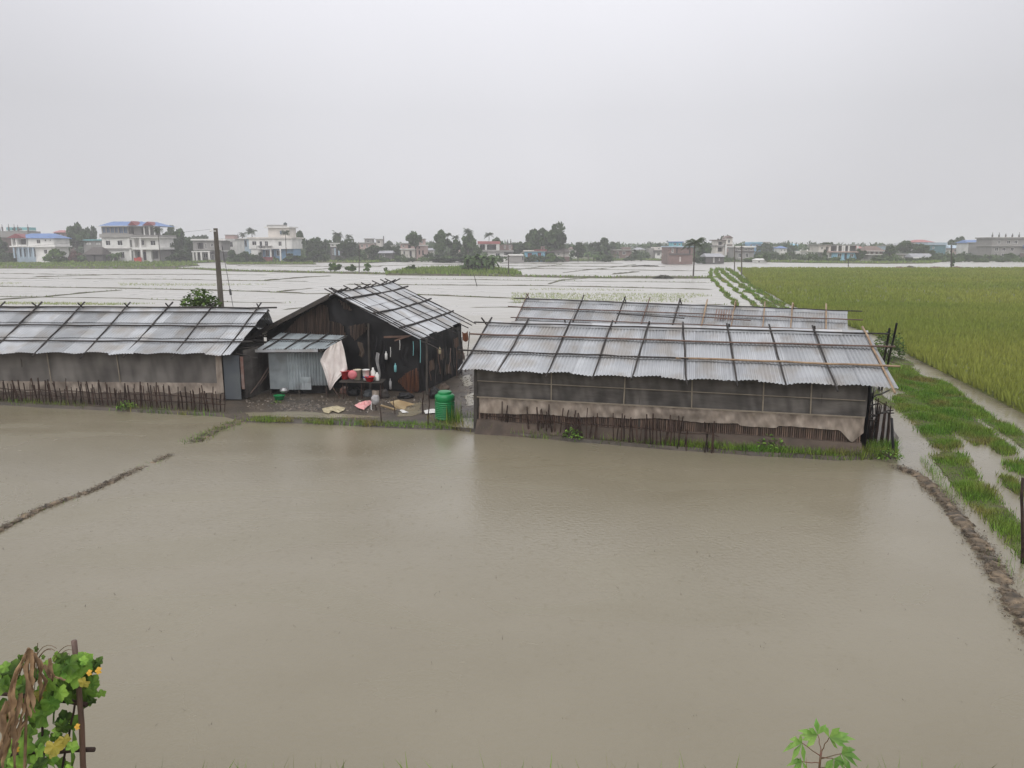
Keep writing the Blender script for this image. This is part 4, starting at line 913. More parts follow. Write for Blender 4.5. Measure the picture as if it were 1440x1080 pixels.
# leafy weeds
def weed(label, c, n, r, h, ls, mt='leafy', name='leafy_weed', cat='plant', tr=True):
    m = MB(); c = Vector(c)
    T = thing(name, label, cat, tuple(c))
    for k in range(n):
        d = Vector((random.gauss(0, 1), random.gauss(0, 1), abs(random.gauss(0, .8)) + .1)).normalized(); q = c + Vector((d.x * r, d.y * r, d.z * h)) * rnd(.35, 1) ** .5
        a = Vector((rnd(-1, 1), rnd(-1, 1), rnd(-.4, .6))).normalized() * ls * rnd(.6, 1.3); b = a.cross(Vector((rnd(-1, 1), rnd(-1, 1), 1))).normalized() * ls * .32; tn = rnd(0, 1)
        m.poly([q, q + a * .45 + b, q + a + Vector((0, 0, -.15 * ls)), q + a * .45 - b], tn)
    m.build('leaves', M[mt], T)
    m = MB()
    for k in range(6): m.stick(c, c + Vector((rnd(-r, r) * .7, rnd(-r, r) * .7, h * rnd(.5, .9))), .012)
    m.build('stems', M['trunk'], T)
weed('leafy green bush growing behind the track end of the nearest shed', gp(1262, 508, 0) + Vector((-.2, .5, .1)), 900, .75, 1.25, .13)
weed('broad-leaved creeper around the post before the sacking skirt', gp(1084, 634, 0), 320, .45, .42, .10, 'vine')
weed('low bushy weed at the foot of the stick fence on the left', gp(178, 575, .05), 140, .3, .25, .08, 'vine')
weed('small weed in grass before the nearest shed, near its left end', gp(805, 617, .05), 170, .28, .28, .08, 'vine')
weed('leafy weed by the tall stakes on the track end', gp(1252, 645, .05), 120, .3, .25, .07, 'vine')
weed('tiny weed beside the green basin under the lean-to', gp(388, 569, .05), 40, .16, .14, .06, 'vine')

# ------------------------------------------------------------------ utility pole, stay wire
b = at(312, 445, 34.0); tp = at(303, 321, 34.0); base = Vector((b.x - .0, 34.0, 0)); base.x = b.x + .02
T = thing('utility_pole', 'weathered concrete power pole rising behind the roof of the shed on the left', 'utility pole', tuple(base))
m = MB(); m.tube([base - Vector((0, 0, .3)), base.lerp(tp, .5), tp], [.15, .125, .095], 8); m.build('pole', M['concrete'], T)
m = MB(); m.bar(tp + Vector((-.18, -.1, -.12)), tp + Vector((.05, -.1, -.12)), .04, .04); m.lathe(tp + Vector((-.18, -.1, -.15)), [(.03, 0), (.05, .03), (.03, .08), (.02, .11)], 8); m.build('insulator', M['white'], T)
T = thing('stay_wire', 'thin stay wire with an insulator right of the concrete power pole', 'wire', tuple(gp(340, 440)))
a = at(312, 345, 34.0); bb = Vector((at(338, 445, 33.0).x, 33.0, 0)); m = MB(); m.tube([a, bb], .012, 4); m.build('strand', M['wire'], T)
c = a.lerp(bb, .40); m = MB(); d = (bb - a).normalized(); m.tube([c - d * .12, c + d * .12], .05, 6); m.build('insulator', M['wire'], T)
m = MB(); a = tp + Vector((-.18, -.1, -.05)); b2 = Vector((-60, 52, 5.9)); m.tube([a.lerp(b2, k / 16) - Vector((0, 0, 1.2 * math.sin(math.pi * k / 16))) for k in range(17)], .004, 4); tag(m.build('power_line', M['wire']), 'faint cable running left from the concrete power pole', 'cable')
weed('leafy bush at the foot of the concrete power pole', (base.x - .35, 32.6, 1.7), 1300, .95, 1.55, .20)
def pole(label, px, yt, yb, r=.10, mt='concrete', name='utility_pole', cross=False):
    a = gp(px, yb); t_ = at(px, yt, a.y)
    T = thing(name, label, 'utility pole', tuple(a)); m = MB(); m.tube([a - Vector((0, 0, .3)), t_], [r, r * .75], 6); m.build('pole', M[mt], T)
    m = MB(); m.bar(t_ + Vector((-.3, -.1, -.3)), t_ + Vector((.3, -.1, -.3)), .08, .08); m.build('crossarm', M['darkwood'], T)
pole('bare power pole nearest the farm track, right of the palm', 1043, 345, 388, .12)
pole('bare power pole just beyond the one nearest the track', 1033, 346, 382, .12)
pole('thin pole rising from the bushes on the field bank', 505, 345, 384, .10, 'darkwood')
pole('thin pole on the main bund before the grey walled hut', 715, 358, 388.5, .10, 'darkwood')
pole('spindly leaning pole on the far edge of the rice crop', 1338, 345, 378.5, .16, 'darkwood')
pole('short thin pole in the water strip before the pale blue house', 1193, 364, 377.5, .10, 'darkwood')
# ------------------------------------------------------------------ the village
class House:
    def __init__(s, label, Y, px, depth=7.0, rz=0, name='house', cat='house'):
        s.Y = Y; s.depth = depth; s.T = thing(name, label, cat, (at(px, 366, Y).x, Y, .25)); s.rz = rz
    def x(s, px, dy=0): return at(px, 360, s.Y + dy).x * (s.Y / (s.Y + dy)) if False else at(px, 360, s.Y).x
    def z(s, py): return at(720, py, s.Y).z
    def block(s, x0, x1, yt, yb, mt, open=(), dy=0.0, depth=None, part='wall', pane='glass', frame='wwall', ground=False):
        X0, X1 = s.x(x0), s.x(x1); Z1 = s.z(yt); Z0_ = .1 if ground else s.z(yb); d = depth or s.depth; y = s.Y + dy; m = MB()
        ops = [(s.x(a), s.x(b), max(Z0_ + .02, s.z(dn)), s.z(up)) for a, b, up, dn in [o[:4] for o in open]]
        xs = sorted({X0, X1, *[o[0] for o in ops], *[o[1] for o in ops]}); zs = sorted({Z0_, Z1, *[o[2] for o in ops], *[o[3] for o in ops]})
        for a, b in zip(xs[:-1], xs[1:]):
            for c, e_ in zip(zs[:-1], zs[1:]):
                mx_, mz = (a + b) / 2, (c + e_) / 2
                if any(o[0] < mx_ < o[1] and o[2] < mz < o[3] for o in ops): continue
                m.quad((a, y, c), (b, y, c), (b, y, e_), (a, y, e_))
        m.quad((X1, y, Z0_), (X1, y + d, Z0_), (X1, y + d, Z1), (X1, y, Z1)); m.quad((X0, y + d, Z0_), (X0, y, Z0_), (X0, y, Z1), (X0, y + d, Z1))
        m.quad((X1, y + d, Z0_), (X0, y + d, Z0_), (X0, y + d, Z1), (X1, y + d, Z1)); m.quad((X0, y, Z1), (X1, y, Z1), (X1, y + d, Z1), (X0, y + d, Z1))
        for i, o in enumerate(ops):
            a, b, c, e_ = o; r = .28 if (len(open[i]) < 5 or open[i][4] != 'deep') else 1.6
            m.quad((a, y, c), (a, y + r, c), (a, y + r, e_), (a, y, e_)); m.quad((b, y + r, c), (b, y, c), (b, y, e_), (b, y + r, e_))
            m.quad((a, y, e_), (a, y + r, e_), (b, y + r, e_), (b, y, e_)); m.quad((a, y + r, c), (a, y, c), (b, y, c), (b, y + r, c))
        w_ = m.build(part, M[mt], s.T)
        for i, o in enumerate(ops):
            a, b, c, e_ = o; deep = len(open[i]) > 4 and open[i][4] == 'deep'; kind = open[i][4] if len(open[i]) > 4 else 'window'; r = 1.6 if deep else .28
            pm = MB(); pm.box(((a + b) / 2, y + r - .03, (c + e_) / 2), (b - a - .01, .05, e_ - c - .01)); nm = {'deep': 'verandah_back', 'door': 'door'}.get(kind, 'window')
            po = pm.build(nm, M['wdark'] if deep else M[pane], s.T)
            if nm == 'window' and (b - a) > .5:
                fm = MB(); t_ = .09; yy = y + .02
                fm.box(((a + b) / 2, yy + .06, c + t_ / 2), (b - a - .02, .1, t_)); fm.box(((a + b) / 2, yy + .06, e_ - t_ / 2), (b - a - .02, .1, t_))
                fm.box((a + t_ / 2 + .01, yy + .06, (c + e_) / 2), (t_, .1, e_ - c - .25)); fm.box((b - t_ / 2 - .01, yy + .06, (c + e_) / 2), (t_, .1, e_ - c - .25)); fm.box(((a + b) / 2, yy + .10, (c + e_) / 2), (.06, .06, e_ - c - .22))
                fm.build('window_frame', M[frame], po)
        return w_
    def slab(s, x0, x1, yt, yb, mt, dy=-.5, depth=None, part='slab'):
        X0, X1, Z1, Zb = s.x(x0), s.x(x1), s.z(yt), s.z(yb); d = depth or s.depth + 1; m = MB()
        m.box(((X0 + X1) / 2, s.Y + dy + d / 2, (Z1 + Zb) / 2), (X1 - X0, d, Z1 - Zb)); return m.build(part, M[mt], s.T)
    def columns(s, pxs, yt, yb, w_, mt, dy=-.45, part='column'):
        for px in pxs:
            m = MB(); zb = s.z(yb); zt_ = s.z(yt); m.box((s.x(px), s.Y + dy, (zb + zt_) / 2), (w_, w_, zt_ - zb)); m.build(part, M[mt], s.T)
    def hip(s, x0, x1, ye, yr, r0, r1, mt, dy=-.7, depth=None, part='roof'):
        X0, X1, ze, zr_ = s.x(x0), s.x(x1), s.z(ye), s.z(yr); d = depth or s.depth + 1.4; y0 = s.Y + dy; y1 = y0 + d; ym = (y0 + y1) / 2; a, b = s.x(r0), s.x(r1); m = MB()
        m.quad((X0, y0, ze), (X1, y0, ze), (b, ym, zr_), (a, ym, zr_)); m.quad((X1, y1, ze), (X0, y1, ze), (a, ym, zr_), (b, ym, zr_))
        m.tri((X0, y1, ze), (X0, y0, ze), (a, ym, zr_)); m.tri((X1, y0, ze), (X1, y1, ze), (b, ym, zr_)); m.quad((X0, y0, ze), (X0, y1, ze), (X1, y1, ze), (X1, y0, ze)); return m.build(part, M[mt], s.T)
    def gablet(s, x0, x1, ye, yp, mt, dy=-.8, depth=4):
        X0, X1, ze, zp = s.x(x0), s.x(x1), s.z(ye), s.z(yp); m = MB(); m.prism([(X0, s.Y + dy, ze), (X1, s.Y + dy, ze), ((X0 + X1) / 2, s.Y + dy, zp)], (0, depth, 0)); return m.build('gablet', M[mt], s.T)
    def tank(s, px, yt, yb, mt='tank', dy=2):
        zb, zt_ = s.z(yb), s.z(yt); r = (zt_ - zb) * .42; m = MB(); m.lathe((s.x(px), s.Y + dy, zb), [(r, 0), (r, (zt_ - zb) * .75), (r * .5, (zt_ - zb) * .95), (r * .4, zt_ - zb)], 12); m.build('water_tank', M[mt], s.T)
    def cloth(s, px0, px1, yt, yb, mt='redcloth', dy=-.6, part='cloth'):
        X0, X1, Zt, Zb = s.x(px0), s.x(px1), s.z(yt), s.z(yb); m = MB(); m.grid(lambda a, b: (X0 + (X1 - X0) * a, s.Y + dy + .08 * math.sin(a * 16), Zb + (Zt - Zb) * b * (1 - .12 * abs(math.sin(a * 6)))), 14, 2); m.build(part, M[mt], s.T)
    def rebar(s, pxs, yt, yb, mt='wdark', w_=.35, dy=1):
        for px in pxs:
            m = MB(); m.box((s.x(px), s.Y + dy, (s.z(yb) + s.z(yt + (yb - yt) * .35)) / 2), (w_, w_, s.z(yt + (yb - yt) * .35) - s.z(yb))); m.tube([(s.x(px), s.Y + dy, s.z(yt + (yb - yt) * .35)), (s.x(px), s.Y + dy, s.z(yt + rnd(-1, 1)))], .09, 4); m.build('unfinished_column', M[mt], s.T)
    def done(s): s.T.rotation_euler = (0, 0, s.rz)

h = House('two-storey white house with blue hip roof and maroon gable at far left', 228, 48, 8)
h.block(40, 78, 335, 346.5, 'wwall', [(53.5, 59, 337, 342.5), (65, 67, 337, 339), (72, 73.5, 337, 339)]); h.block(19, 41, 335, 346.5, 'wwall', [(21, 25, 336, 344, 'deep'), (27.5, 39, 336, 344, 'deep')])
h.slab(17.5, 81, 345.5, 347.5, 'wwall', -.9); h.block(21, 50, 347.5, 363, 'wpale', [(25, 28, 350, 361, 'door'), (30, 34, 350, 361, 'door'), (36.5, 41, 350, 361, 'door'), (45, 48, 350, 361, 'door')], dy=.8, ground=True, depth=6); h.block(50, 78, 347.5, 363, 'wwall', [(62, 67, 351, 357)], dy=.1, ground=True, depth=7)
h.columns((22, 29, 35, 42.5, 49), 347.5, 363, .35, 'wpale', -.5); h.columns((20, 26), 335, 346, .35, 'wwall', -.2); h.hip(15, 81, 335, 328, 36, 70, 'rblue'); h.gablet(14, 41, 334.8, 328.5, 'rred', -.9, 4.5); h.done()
h = House('unfinished turquoise building with bare concrete columns, behind the blue-roofed house at far left', 268, 22, 8)
h.block(-20, 41, 325, 360, 'wgrey', ground=True); h.block(8, 40, 319.5, 326, 'wturq', [(16, 18, 321, 325), (25, 30, 321, 325)], dy=2, depth=4); h.slab(7, 41, 323.6, 324.4, 'wwall', 1.7, 4); h.rebar((1, 5, 14, 22, 27, 41), 315, 326); h.done()
h = House('brown brick house cut by the left edge of the picture', 236, 2, 8)
h.block(-30, 19, 334, 364, 'wbrown', [(-8, -3, 339, 345), (6, 10, 339, 345)], ground=True); h.slab(-32, 20.5, 332.5, 334, 'conc'); h.done()
h = House('small rust red house peeping above trees, left of the dark round tree', 290, 85, 6)
h.block(79, 93, 327, 362, 'wbrick', [(87.5, 89.5, 329, 332.5)], ground=True, frame='wwall'); h.hip(77.5, 94, 327, 323.5, 81, 88, 'rpink'); h.done()
h = House('big three-storey white house with blue roof and two red gables', 225, 185, 10, R(-3))
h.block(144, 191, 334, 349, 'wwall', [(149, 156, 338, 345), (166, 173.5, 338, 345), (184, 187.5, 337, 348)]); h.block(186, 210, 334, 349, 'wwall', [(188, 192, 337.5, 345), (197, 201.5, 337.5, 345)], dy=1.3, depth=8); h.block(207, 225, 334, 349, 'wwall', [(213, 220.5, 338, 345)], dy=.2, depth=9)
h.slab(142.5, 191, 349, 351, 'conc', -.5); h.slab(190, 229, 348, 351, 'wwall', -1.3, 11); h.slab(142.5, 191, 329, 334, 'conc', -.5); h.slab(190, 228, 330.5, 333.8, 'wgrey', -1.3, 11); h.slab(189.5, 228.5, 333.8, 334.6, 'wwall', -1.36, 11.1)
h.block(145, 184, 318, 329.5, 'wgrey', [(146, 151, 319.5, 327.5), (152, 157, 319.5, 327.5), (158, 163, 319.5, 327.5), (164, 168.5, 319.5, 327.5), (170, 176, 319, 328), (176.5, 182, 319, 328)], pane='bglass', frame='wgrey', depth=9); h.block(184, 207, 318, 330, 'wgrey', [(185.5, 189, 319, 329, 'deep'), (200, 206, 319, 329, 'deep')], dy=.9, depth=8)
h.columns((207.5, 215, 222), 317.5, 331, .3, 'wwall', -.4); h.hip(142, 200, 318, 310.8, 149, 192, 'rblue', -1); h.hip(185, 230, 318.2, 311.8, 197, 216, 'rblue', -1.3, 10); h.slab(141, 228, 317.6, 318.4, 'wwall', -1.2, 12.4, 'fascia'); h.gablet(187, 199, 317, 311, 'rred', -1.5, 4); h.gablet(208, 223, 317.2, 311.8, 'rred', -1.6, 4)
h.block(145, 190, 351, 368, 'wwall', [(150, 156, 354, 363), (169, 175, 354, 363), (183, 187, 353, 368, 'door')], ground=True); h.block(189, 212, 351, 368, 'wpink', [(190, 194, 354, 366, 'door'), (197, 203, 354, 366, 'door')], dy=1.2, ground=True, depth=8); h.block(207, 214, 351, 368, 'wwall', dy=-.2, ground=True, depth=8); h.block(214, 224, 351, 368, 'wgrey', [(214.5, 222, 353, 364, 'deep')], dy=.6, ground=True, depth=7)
h.columns((187, 203), 351, 369, .5, 'wwall', -1.0); h.columns((185.5, 202), 335, 348, .42, 'wwall', -.9); h.cloth(191.5, 203.5, 362, 368.4, dy=-1.3); h.cloth(197, 203, 361, 368.6, dy=-1.5); h.done()
h = House('dark thatched hut beside the big three-storey house', 221, 131, 6, name='thatched_hut', cat='hut')
h.block(121, 144, 357, 369, 'wdark', [(131, 134, 359, 368, 'door')], ground=True); h.hip(117, 146, 358, 347.5, 124, 138, 'rthatch'); h.done()
h = House('low house with a turquoise roof strip, behind the thatched hut', 262, 131, 6)
h.block(119, 144, 338.5, 362, 'wgrey', [(122, 130, 340.5, 344.5), (136, 143, 340.5, 344.5)], ground=True, pane='white', frame='wgrey'); h.slab(117, 145, 336.5, 338.5, 'wturq'); h.done()
h = House('weathered grey two-storey house with a pale flat roof edge left of the concrete power pole', 232, 295, 9, R(4))
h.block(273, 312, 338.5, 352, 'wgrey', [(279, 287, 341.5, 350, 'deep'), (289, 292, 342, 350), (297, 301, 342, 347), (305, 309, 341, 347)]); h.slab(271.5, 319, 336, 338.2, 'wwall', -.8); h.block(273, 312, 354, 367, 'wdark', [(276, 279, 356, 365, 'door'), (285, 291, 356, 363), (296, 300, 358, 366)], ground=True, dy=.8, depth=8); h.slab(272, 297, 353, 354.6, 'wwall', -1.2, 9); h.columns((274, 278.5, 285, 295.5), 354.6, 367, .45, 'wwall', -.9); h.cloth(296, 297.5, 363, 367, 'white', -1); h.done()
h = House('white upper room with one dark window between power pole and hedge', 245, 322, 7)
h.block(312, 334, 337, 364, 'wwall', [(323, 328.5, 340, 347.5)], ground=True); h.slab(310, 335, 335.6, 337.4, 'conc'); h.block(313.5, 325.5, 330.5, 335.6, 'wpink', dy=3, depth=3.5); h.slab(312.8, 326.2, 329.8, 330.6, 'conc', 2.7, 4); h.done()
h = House('pale blue and white house left of the white house with the roof tank', 262, 342, 7)
h.block(334, 352, 336, 362, 'wpale', [(337, 340, 340, 346), (344, 348, 338, 347, 'deep')], ground=True); h.slab(333, 353, 334.8, 336.2, 'wwall'); h.rebar((335, 341), 329, 336); h.done()
h = House('white three-storey house with stepped flat roof and a dark roof tank', 236, 382, 9, R(-5))
h.block(350, 412, 335.5, 350, 'wwall', [(354.5, 361, 339, 345), (365.5, 369, 339.5, 348.5, 'door'), (373, 378, 339, 346), (392.5, 397.5, 339.5, 346)], pane='glass'); h.slab(349, 413.5, 333.5, 335.6, 'wwarm', -.5, 10, 'parapet'); h.slab(363, 384, 345.5, 346.2, 'wgrey', -1.2, 1.3, 'balcony'); h.slab(363, 384, 349.5, 350.6, 'wwall', -1.2, 1.3); h.columns((363.5, 369, 374, 379, 383.5), 345.5, 350, .12, 'wgrey', -1.15, 'baluster')
h.block(376, 406, 320, 334, 'wwarm', [(392.5, 396.5, 324, 330)], dy=1.5, depth=6, pane='bglass'); h.slab(372, 408, 318.5, 320.2, 'wwall', .6, 7.6); h.slab(375, 404, 316, 318.6, 'wgrey', 1.2, .3, 'parapet'); h.tank(400.5, 312.5, 318.6); h.block(352, 366, 350, 367, 'wwall', ground=True, dy=.3, depth=8); h.block(366, 411, 350, 367, 'wmidblue', [(370, 375, 352, 361), (378, 382, 352, 364, 'door'), (386, 392, 352, 360)], dy=1.8, ground=True, depth=6); h.columns((382, 396), 350, 367, .4, 'wwall', -.5); h.slab(370, 386.5, 361.5, 367.6, 'rred', -1.4, 2, 'steps'); h.done()
h = House('small house with a white upper gallery among trees', 250, 472, 6)
h.block(465, 479.5, 347, 364, 'wdark', [(467, 470, 350, 358), (474, 476, 350, 359, 'door')], ground=True); h.block(465, 479, 342.5, 347, 'wwall', [(466.5, 470, 343.6, 346), (473, 477, 343.6, 346)]); h.slab(464, 480, 341.6, 342.6, 'wwall'); h.columns((472, 477.5), 349, 359, .4, 'wpale', -.6); h.done()
h = House('faded pinkish two-storey house with roof hut, left of the antenna tower', 300, 515, 7)
h.block(505, 525, 342, 360, 'wpink', [(508, 511, 344, 348), (515, 518, 344, 348)], ground=True); h.block(512, 523, 336, 342, 'wgrey', [(515, 519, 338, 341)], dy=2, depth=4); h.slab(504, 526, 341, 342.3, 'conc'); h.slab(511, 524, 335.2, 336.2, 'conc', 1.5, 5); h.done()
h = House('narrow pale stair tower beside the antenna mast', 305, 533, 4)
h.block(529.5, 537, 337, 360, 'wwarm', [(531, 535, 339, 342)], ground=True); h.slab(528.5, 538, 336, 337.2, 'conc'); h.columns((539.5,), 332, 356, .35, 'wdark', 1, 'antenna_mast'); h.done()
h = House('low shed with a whitish sheet roof before the dark bushes', 246, 542, 5, name='open_shed', cat='shed')
h.block(533, 551, 356, 363, 'wdark', [(536, 541, 357, 361)], ground=True); h.hip(531.5, 552.5, 356, 352.5, 532.5, 551.5, 'rgrey'); h.done()
h = House('old pink and white two-storey house half hidden by a spreading tree', 252, 582, 8)
h.block(563.5, 584, 343, 350, 'wpink', [(566, 569, 344.5, 348), (574, 578, 344.5, 349, 'deep')]); h.slab(562.5, 586, 341.6, 343, 'conc'); h.slab(562.5, 586, 349.5, 351, 'wwall'); h.block(564, 584, 351, 362, 'wwarm', [(567, 570, 353, 357), (576, 579, 353, 361, 'door')], ground=True); h.block(586, 598.5, 345.5, 362, 'wpink', [(589, 591, 352, 358), (594, 596, 352, 359, 'door'), (589, 591, 347, 349.5)], ground=True, dy=-.4); h.slab(585.5, 599, 344.2, 345.6, 'wwall', -.9); h.block(590, 597, 336.5, 344.2, 'wpink', [(592, 595, 338.5, 342.5)], depth=4); h.slab(589.3, 597.8, 335.6, 336.6, 'conc', -.5, 5); h.done()
h = House('low whitewashed house right of the old pink house', 262, 604, 5)
h.block(599, 609, 352, 362, 'wwall', [(602, 604, 354, 357)], ground=True); h.hip(598, 610, 352, 349, 600, 608, 'rgrey'); h.done()
h = House('two-storey house with rose pink roof band and open upper gallery', 242, 696, 8, R(3))
h.block(673, 702, 343, 352.5, 'wwall', [(675, 682, 344.5, 351.5, 'deep'), (685, 698, 344.5, 351.5, 'deep')]); h.slab(672, 703.5, 339.2, 343, 'rpink', -.8); h.columns((674, 683.5, 699, 701.5), 343, 352, .35, 'wwall', -.5); h.slab(672, 722, 352, 354, 'wgrey', -.8); h.block(702, 721, 344, 352.5, 'wbrick', [(709, 711.5, 345.5, 350), (716, 719, 345, 351)], dy=1); h.rebar((714, 718.5), 336, 345); h.block(686, 709, 354, 364, 'wwall', [(697, 703, 356, 361.5)], ground=True); h.block(709, 722, 354, 364, 'wgrey', [(712, 716, 356, 362, 'deep')], ground=True, dy=.5); h.done()
h = House('tiny white outhouse with one dark window', 232, 711, 3)
h.block(708, 715, 360, 366, 'wwall', [(710, 712, 361, 364)], ground=True); h.slab(707.5, 715.5, 359.3, 360.2, 'wwall', -.3, 3.6); h.done()
h = House('plain dark grey walled hut with a white roof edge', 229, 726, 5, name='grey_hut', cat='hut')
h.block(715, 737, 359.5, 369, 'wgrey', [(734.5, 736, 361, 366, 'door')], ground=True); h.slab(714, 736, 357.8, 359.4, 'wwall', -.5); h.done()
h = House('light blue single-storey house with red shuttered window', 238, 752, 7, R(-4))
h.block(737.5, 766, 353.5, 367, 'wblue', [(742, 748, 356, 362.5), (756, 761, 355.5, 363, 'door')], ground=True, frame='rred', pane='rred'); h.slab(736, 768, 352, 353.6, 'wwarm', -.7); h.slab(751, 769, 351, 352.6, 'rred', -.9, 4, 'porch_roof'); h.block(760, 765.5, 346.5, 352, 'wbrown', [(762, 763.5, 348, 351)], dy=2, depth=3); h.done()
h = House('low white house with brick red base under the biggest tree', 243, 790, 7)
h.block(780, 800, 355, 361, 'wwarm', [(784, 787, 356.5, 359)]); h.block(779, 801, 361, 367, 'wbrick', ground=True, dy=-.15); h.hip(768, 803, 355, 346.5, 776, 795, 'rthatch', -1, 9); h.done()
h = House('brick two-storey house with shadowy openings left of the pale white house', 268, 876, 8)
h.block(863, 888, 352, 366, 'wbrick', [(867, 870, 354, 357), (875, 880, 354, 358), (867, 871, 360, 364), (880, 884, 360, 364)], ground=True); h.slab(862, 889, 351, 352.2, 'conc'); h.block(876, 888, 347.5, 351, 'wbrown', dy=2, depth=4); h.done()
h = House('pale white house with dark roof band, left of the brick house by the palm', 275, 930, 8)
h.block(921, 940, 353.5, 362, 'wwall', [(924, 928, 355.5, 359.5), (932, 937, 355.5, 359.5)], ground=True); h.slab(919, 941, 351.8, 353.6, 'wdark', -.9); h.block(920, 940, 347.5, 351.8, 'wwarm', [(926, 929, 348.5, 351), (931, 933, 348.5, 351)], dy=1.5, depth=6); h.slab(913, 920, 349, 362, 'wgrey', .5, 6, 'annex'); h.done()
h = House('bare brick two-storey house with turquoise roof hut beside the palm', 207, 957, 9, R(2))
h.block(941, 974.5, 347.5, 357, 'wbrick', [(944, 947, 349.5, 355.5), (951, 952.5, 349.5, 356, 'door'), (969, 971, 350.5, 361)]); h.slab(940, 975.5, 346, 347.6, 'wpale', -.6); h.slab(941, 970, 356.5, 358, 'wdark', -.3, 3, 'ledge'); h.block(941, 974.5, 357.9, 373, 'wbrick', [(955.5, 958, 361, 368, 'door')], ground=True, pane='whitecloth'); h.block(948, 962, 340.5, 346, 'wturq', [(950, 954, 342, 345), (957, 960, 342, 345)], dy=2.5, depth=4); h.slab(946.5, 963.5, 339.6, 340.8, 'rblue', 2, 5); h.block(939, 941, 352, 373, 'wbrown', ground=True, depth=6); h.done()
h = House('tall ornate cream house with arched rooftop tower near the track', 255, 1016, 9)
h.block(1006, 1020, 346.5, 362, 'wwarm', [(1009, 1016, 348, 354, 'deep')], ground=True); h.slab(1005, 1020, 345, 346.6, 'wgrey'); h.block(1008, 1019, 338, 345, 'wwarm', [(1010, 1016, 340, 344.5, 'deep')], dy=.5, depth=7); h.slab(1006.5, 1020, 337, 338.2, 'wbrown'); h.block(1019, 1029.5, 344, 362, 'wpink', [(1021.5, 1026, 346, 350), (1021.5, 1026.5, 354, 360)], ground=True, dy=-.6); h.slab(1018, 1030.5, 343, 344.2, 'conc', -1); h.block(1019.5, 1028.5, 334.5, 343, 'wwarm', [(1022, 1025.5, 337, 342)], dy=-.4, depth=5); h.gablet(1018.5, 1029.5, 334.6, 331.3, 'wbrown', -.8, 5.5); h.columns((1019, 1028.8), 344, 361, .45, 'wwall', -1.1); h.done()
h = House('low dark shed with pale grey roof and one white door before the ornate house', 212, 1005, 6, name='grey_shed', cat='shed')
h.block(993, 1018.5, 361, 371.5, 'wdark', [(1003, 1005.6, 362, 369.5, 'door'), (1011, 1013, 363, 367)], ground=True, pane='white'); h.hip(992, 1019.5, 361.2, 356.5, 993.5, 1018, 'rgrey'); h.done()
h = House('long grey concrete house with white flat roof line behind the twin poles', 240, 1048, 9)
h.block(1035, 1060, 348, 367, 'wgrey', [(1037, 1042, 349.5, 352), (1046, 1051, 349.5, 352), (1054, 1058, 349.5, 352), (1038, 1043, 356, 362), (1048, 1053, 356, 362)], ground=True); h.slab(1033.5, 1061.5, 346, 348, 'wwall', -.7); h.slab(1034.5, 1061, 353, 354.4, 'wdark', -.3, 2, 'ledge'); h.done()
h = House('hazy mid blue house right of the long grey concrete house', 330, 1060, 8)
h.block(1051, 1070, 342.5, 358, 'wmidblue', [(1054, 1057, 344, 347), (1062, 1066, 344, 347)], ground=True); h.slab(1055, 1071, 340.5, 342.5, 'wblue'); h.done()
h = House('far hazy white tower block among pale trees', 370, 1076, 8)
h.block(1072, 1081, 341, 357, 'wwall', [(1073.5, 1075.5, 343, 346), (1077, 1079.5, 343, 346), (1073.5, 1075.5, 348, 351)], ground=True); h.slab(1071.5, 1081.5, 340.2, 341.2, 'conc'); h.done()
h = House('low white plastic-covered hut on the bank past the twin poles', 222, 1071, 4, name='white_hut', cat='hut')
h.block(1064.5, 1078, 365.5, 370.5, 'white', [(1067, 1069, 367, 369)], ground=True); h.hip(1063.5, 1079, 365.6, 363.6, 1066, 1076, 'white', -.4, 4.8); h.done()
h = House('hazy sky blue house far behind the fields', 345, 1115, 8)
h.block(1107, 1123, 345, 358, 'wmidblue', [(1110, 1113, 346.5, 349), (1117, 1120, 346.5, 349)], ground=True); h.hip(1106, 1124, 345.2, 342.5, 1111, 1119, 'wblue'); h.done()
h = House('roofless white wall ruin with two gaps', 285, 1130, 6)
h.block(1125, 1135.5, 353, 361, 'wwall', [(1127, 1129, 354, 358, 'deep'), (1131, 1134, 353.8, 357, 'deep')], ground=True); h.columns((1125.5, 1135), 351, 354, .4, 'wwall', .2); h.done()
h = House('flat white house with three dark openings', 278, 1148, 7)
h.block(1138, 1157, 354, 363, 'wwall', [(1141.5, 1143.5, 355.5, 361, 'door'), (1146, 1149, 355.5, 361, 'door'), (1152, 1155, 356, 360)], ground=True); h.slab(1136.5, 1158, 352.6, 354, 'wwarm', -.7); h.done()
h = House('faded rose house far behind the flat white house', 350, 1146, 7)
h.block(1137, 1155, 344.5, 357, 'wgrey', [(1139, 1141, 346, 349)], ground=True); h.slab(1142, 1151, 346, 349, 'rpink', -.8, 3, 'porch_roof'); h.slab(1136, 1156, 343.6, 344.6, 'conc'); h.done()
h = House('pale blue house with open dark upper floor and white posts', 246, 1187, 9, R(-3))
h.block(1166, 1172, 355, 366, 'wwall', [(1168, 1170.5, 356, 362)], ground=True, dy=1); h.block(1171, 1205, 355, 366, 'wblue', [(1178, 1183.5, 356.5, 361.5), (1187.5, 1191, 356.5, 365, 'door'), (1195, 1200, 357, 361.5)], ground=True); h.slab(1165, 1206, 353.4, 355, 'wpink', -.9); h.block(1177, 1205, 345.5, 353.4, 'wdark', dy=1.6, depth=6); h.slab(1176, 1206, 344.2, 345.6, 'wgrey', .2, 8); h.columns((1177, 1184, 1186.5, 1192.5, 1204.5), 345.5, 353.4, .4, 'wwall', -.1); h.block(1155, 1172, 345, 355, 'wwarm', [(1158, 1161, 347, 351), (1165, 1169, 347, 353, 'deep')], dy=2.5); h.slab(1153, 1173, 343.8, 345, 'wgrey', 2); h.done()
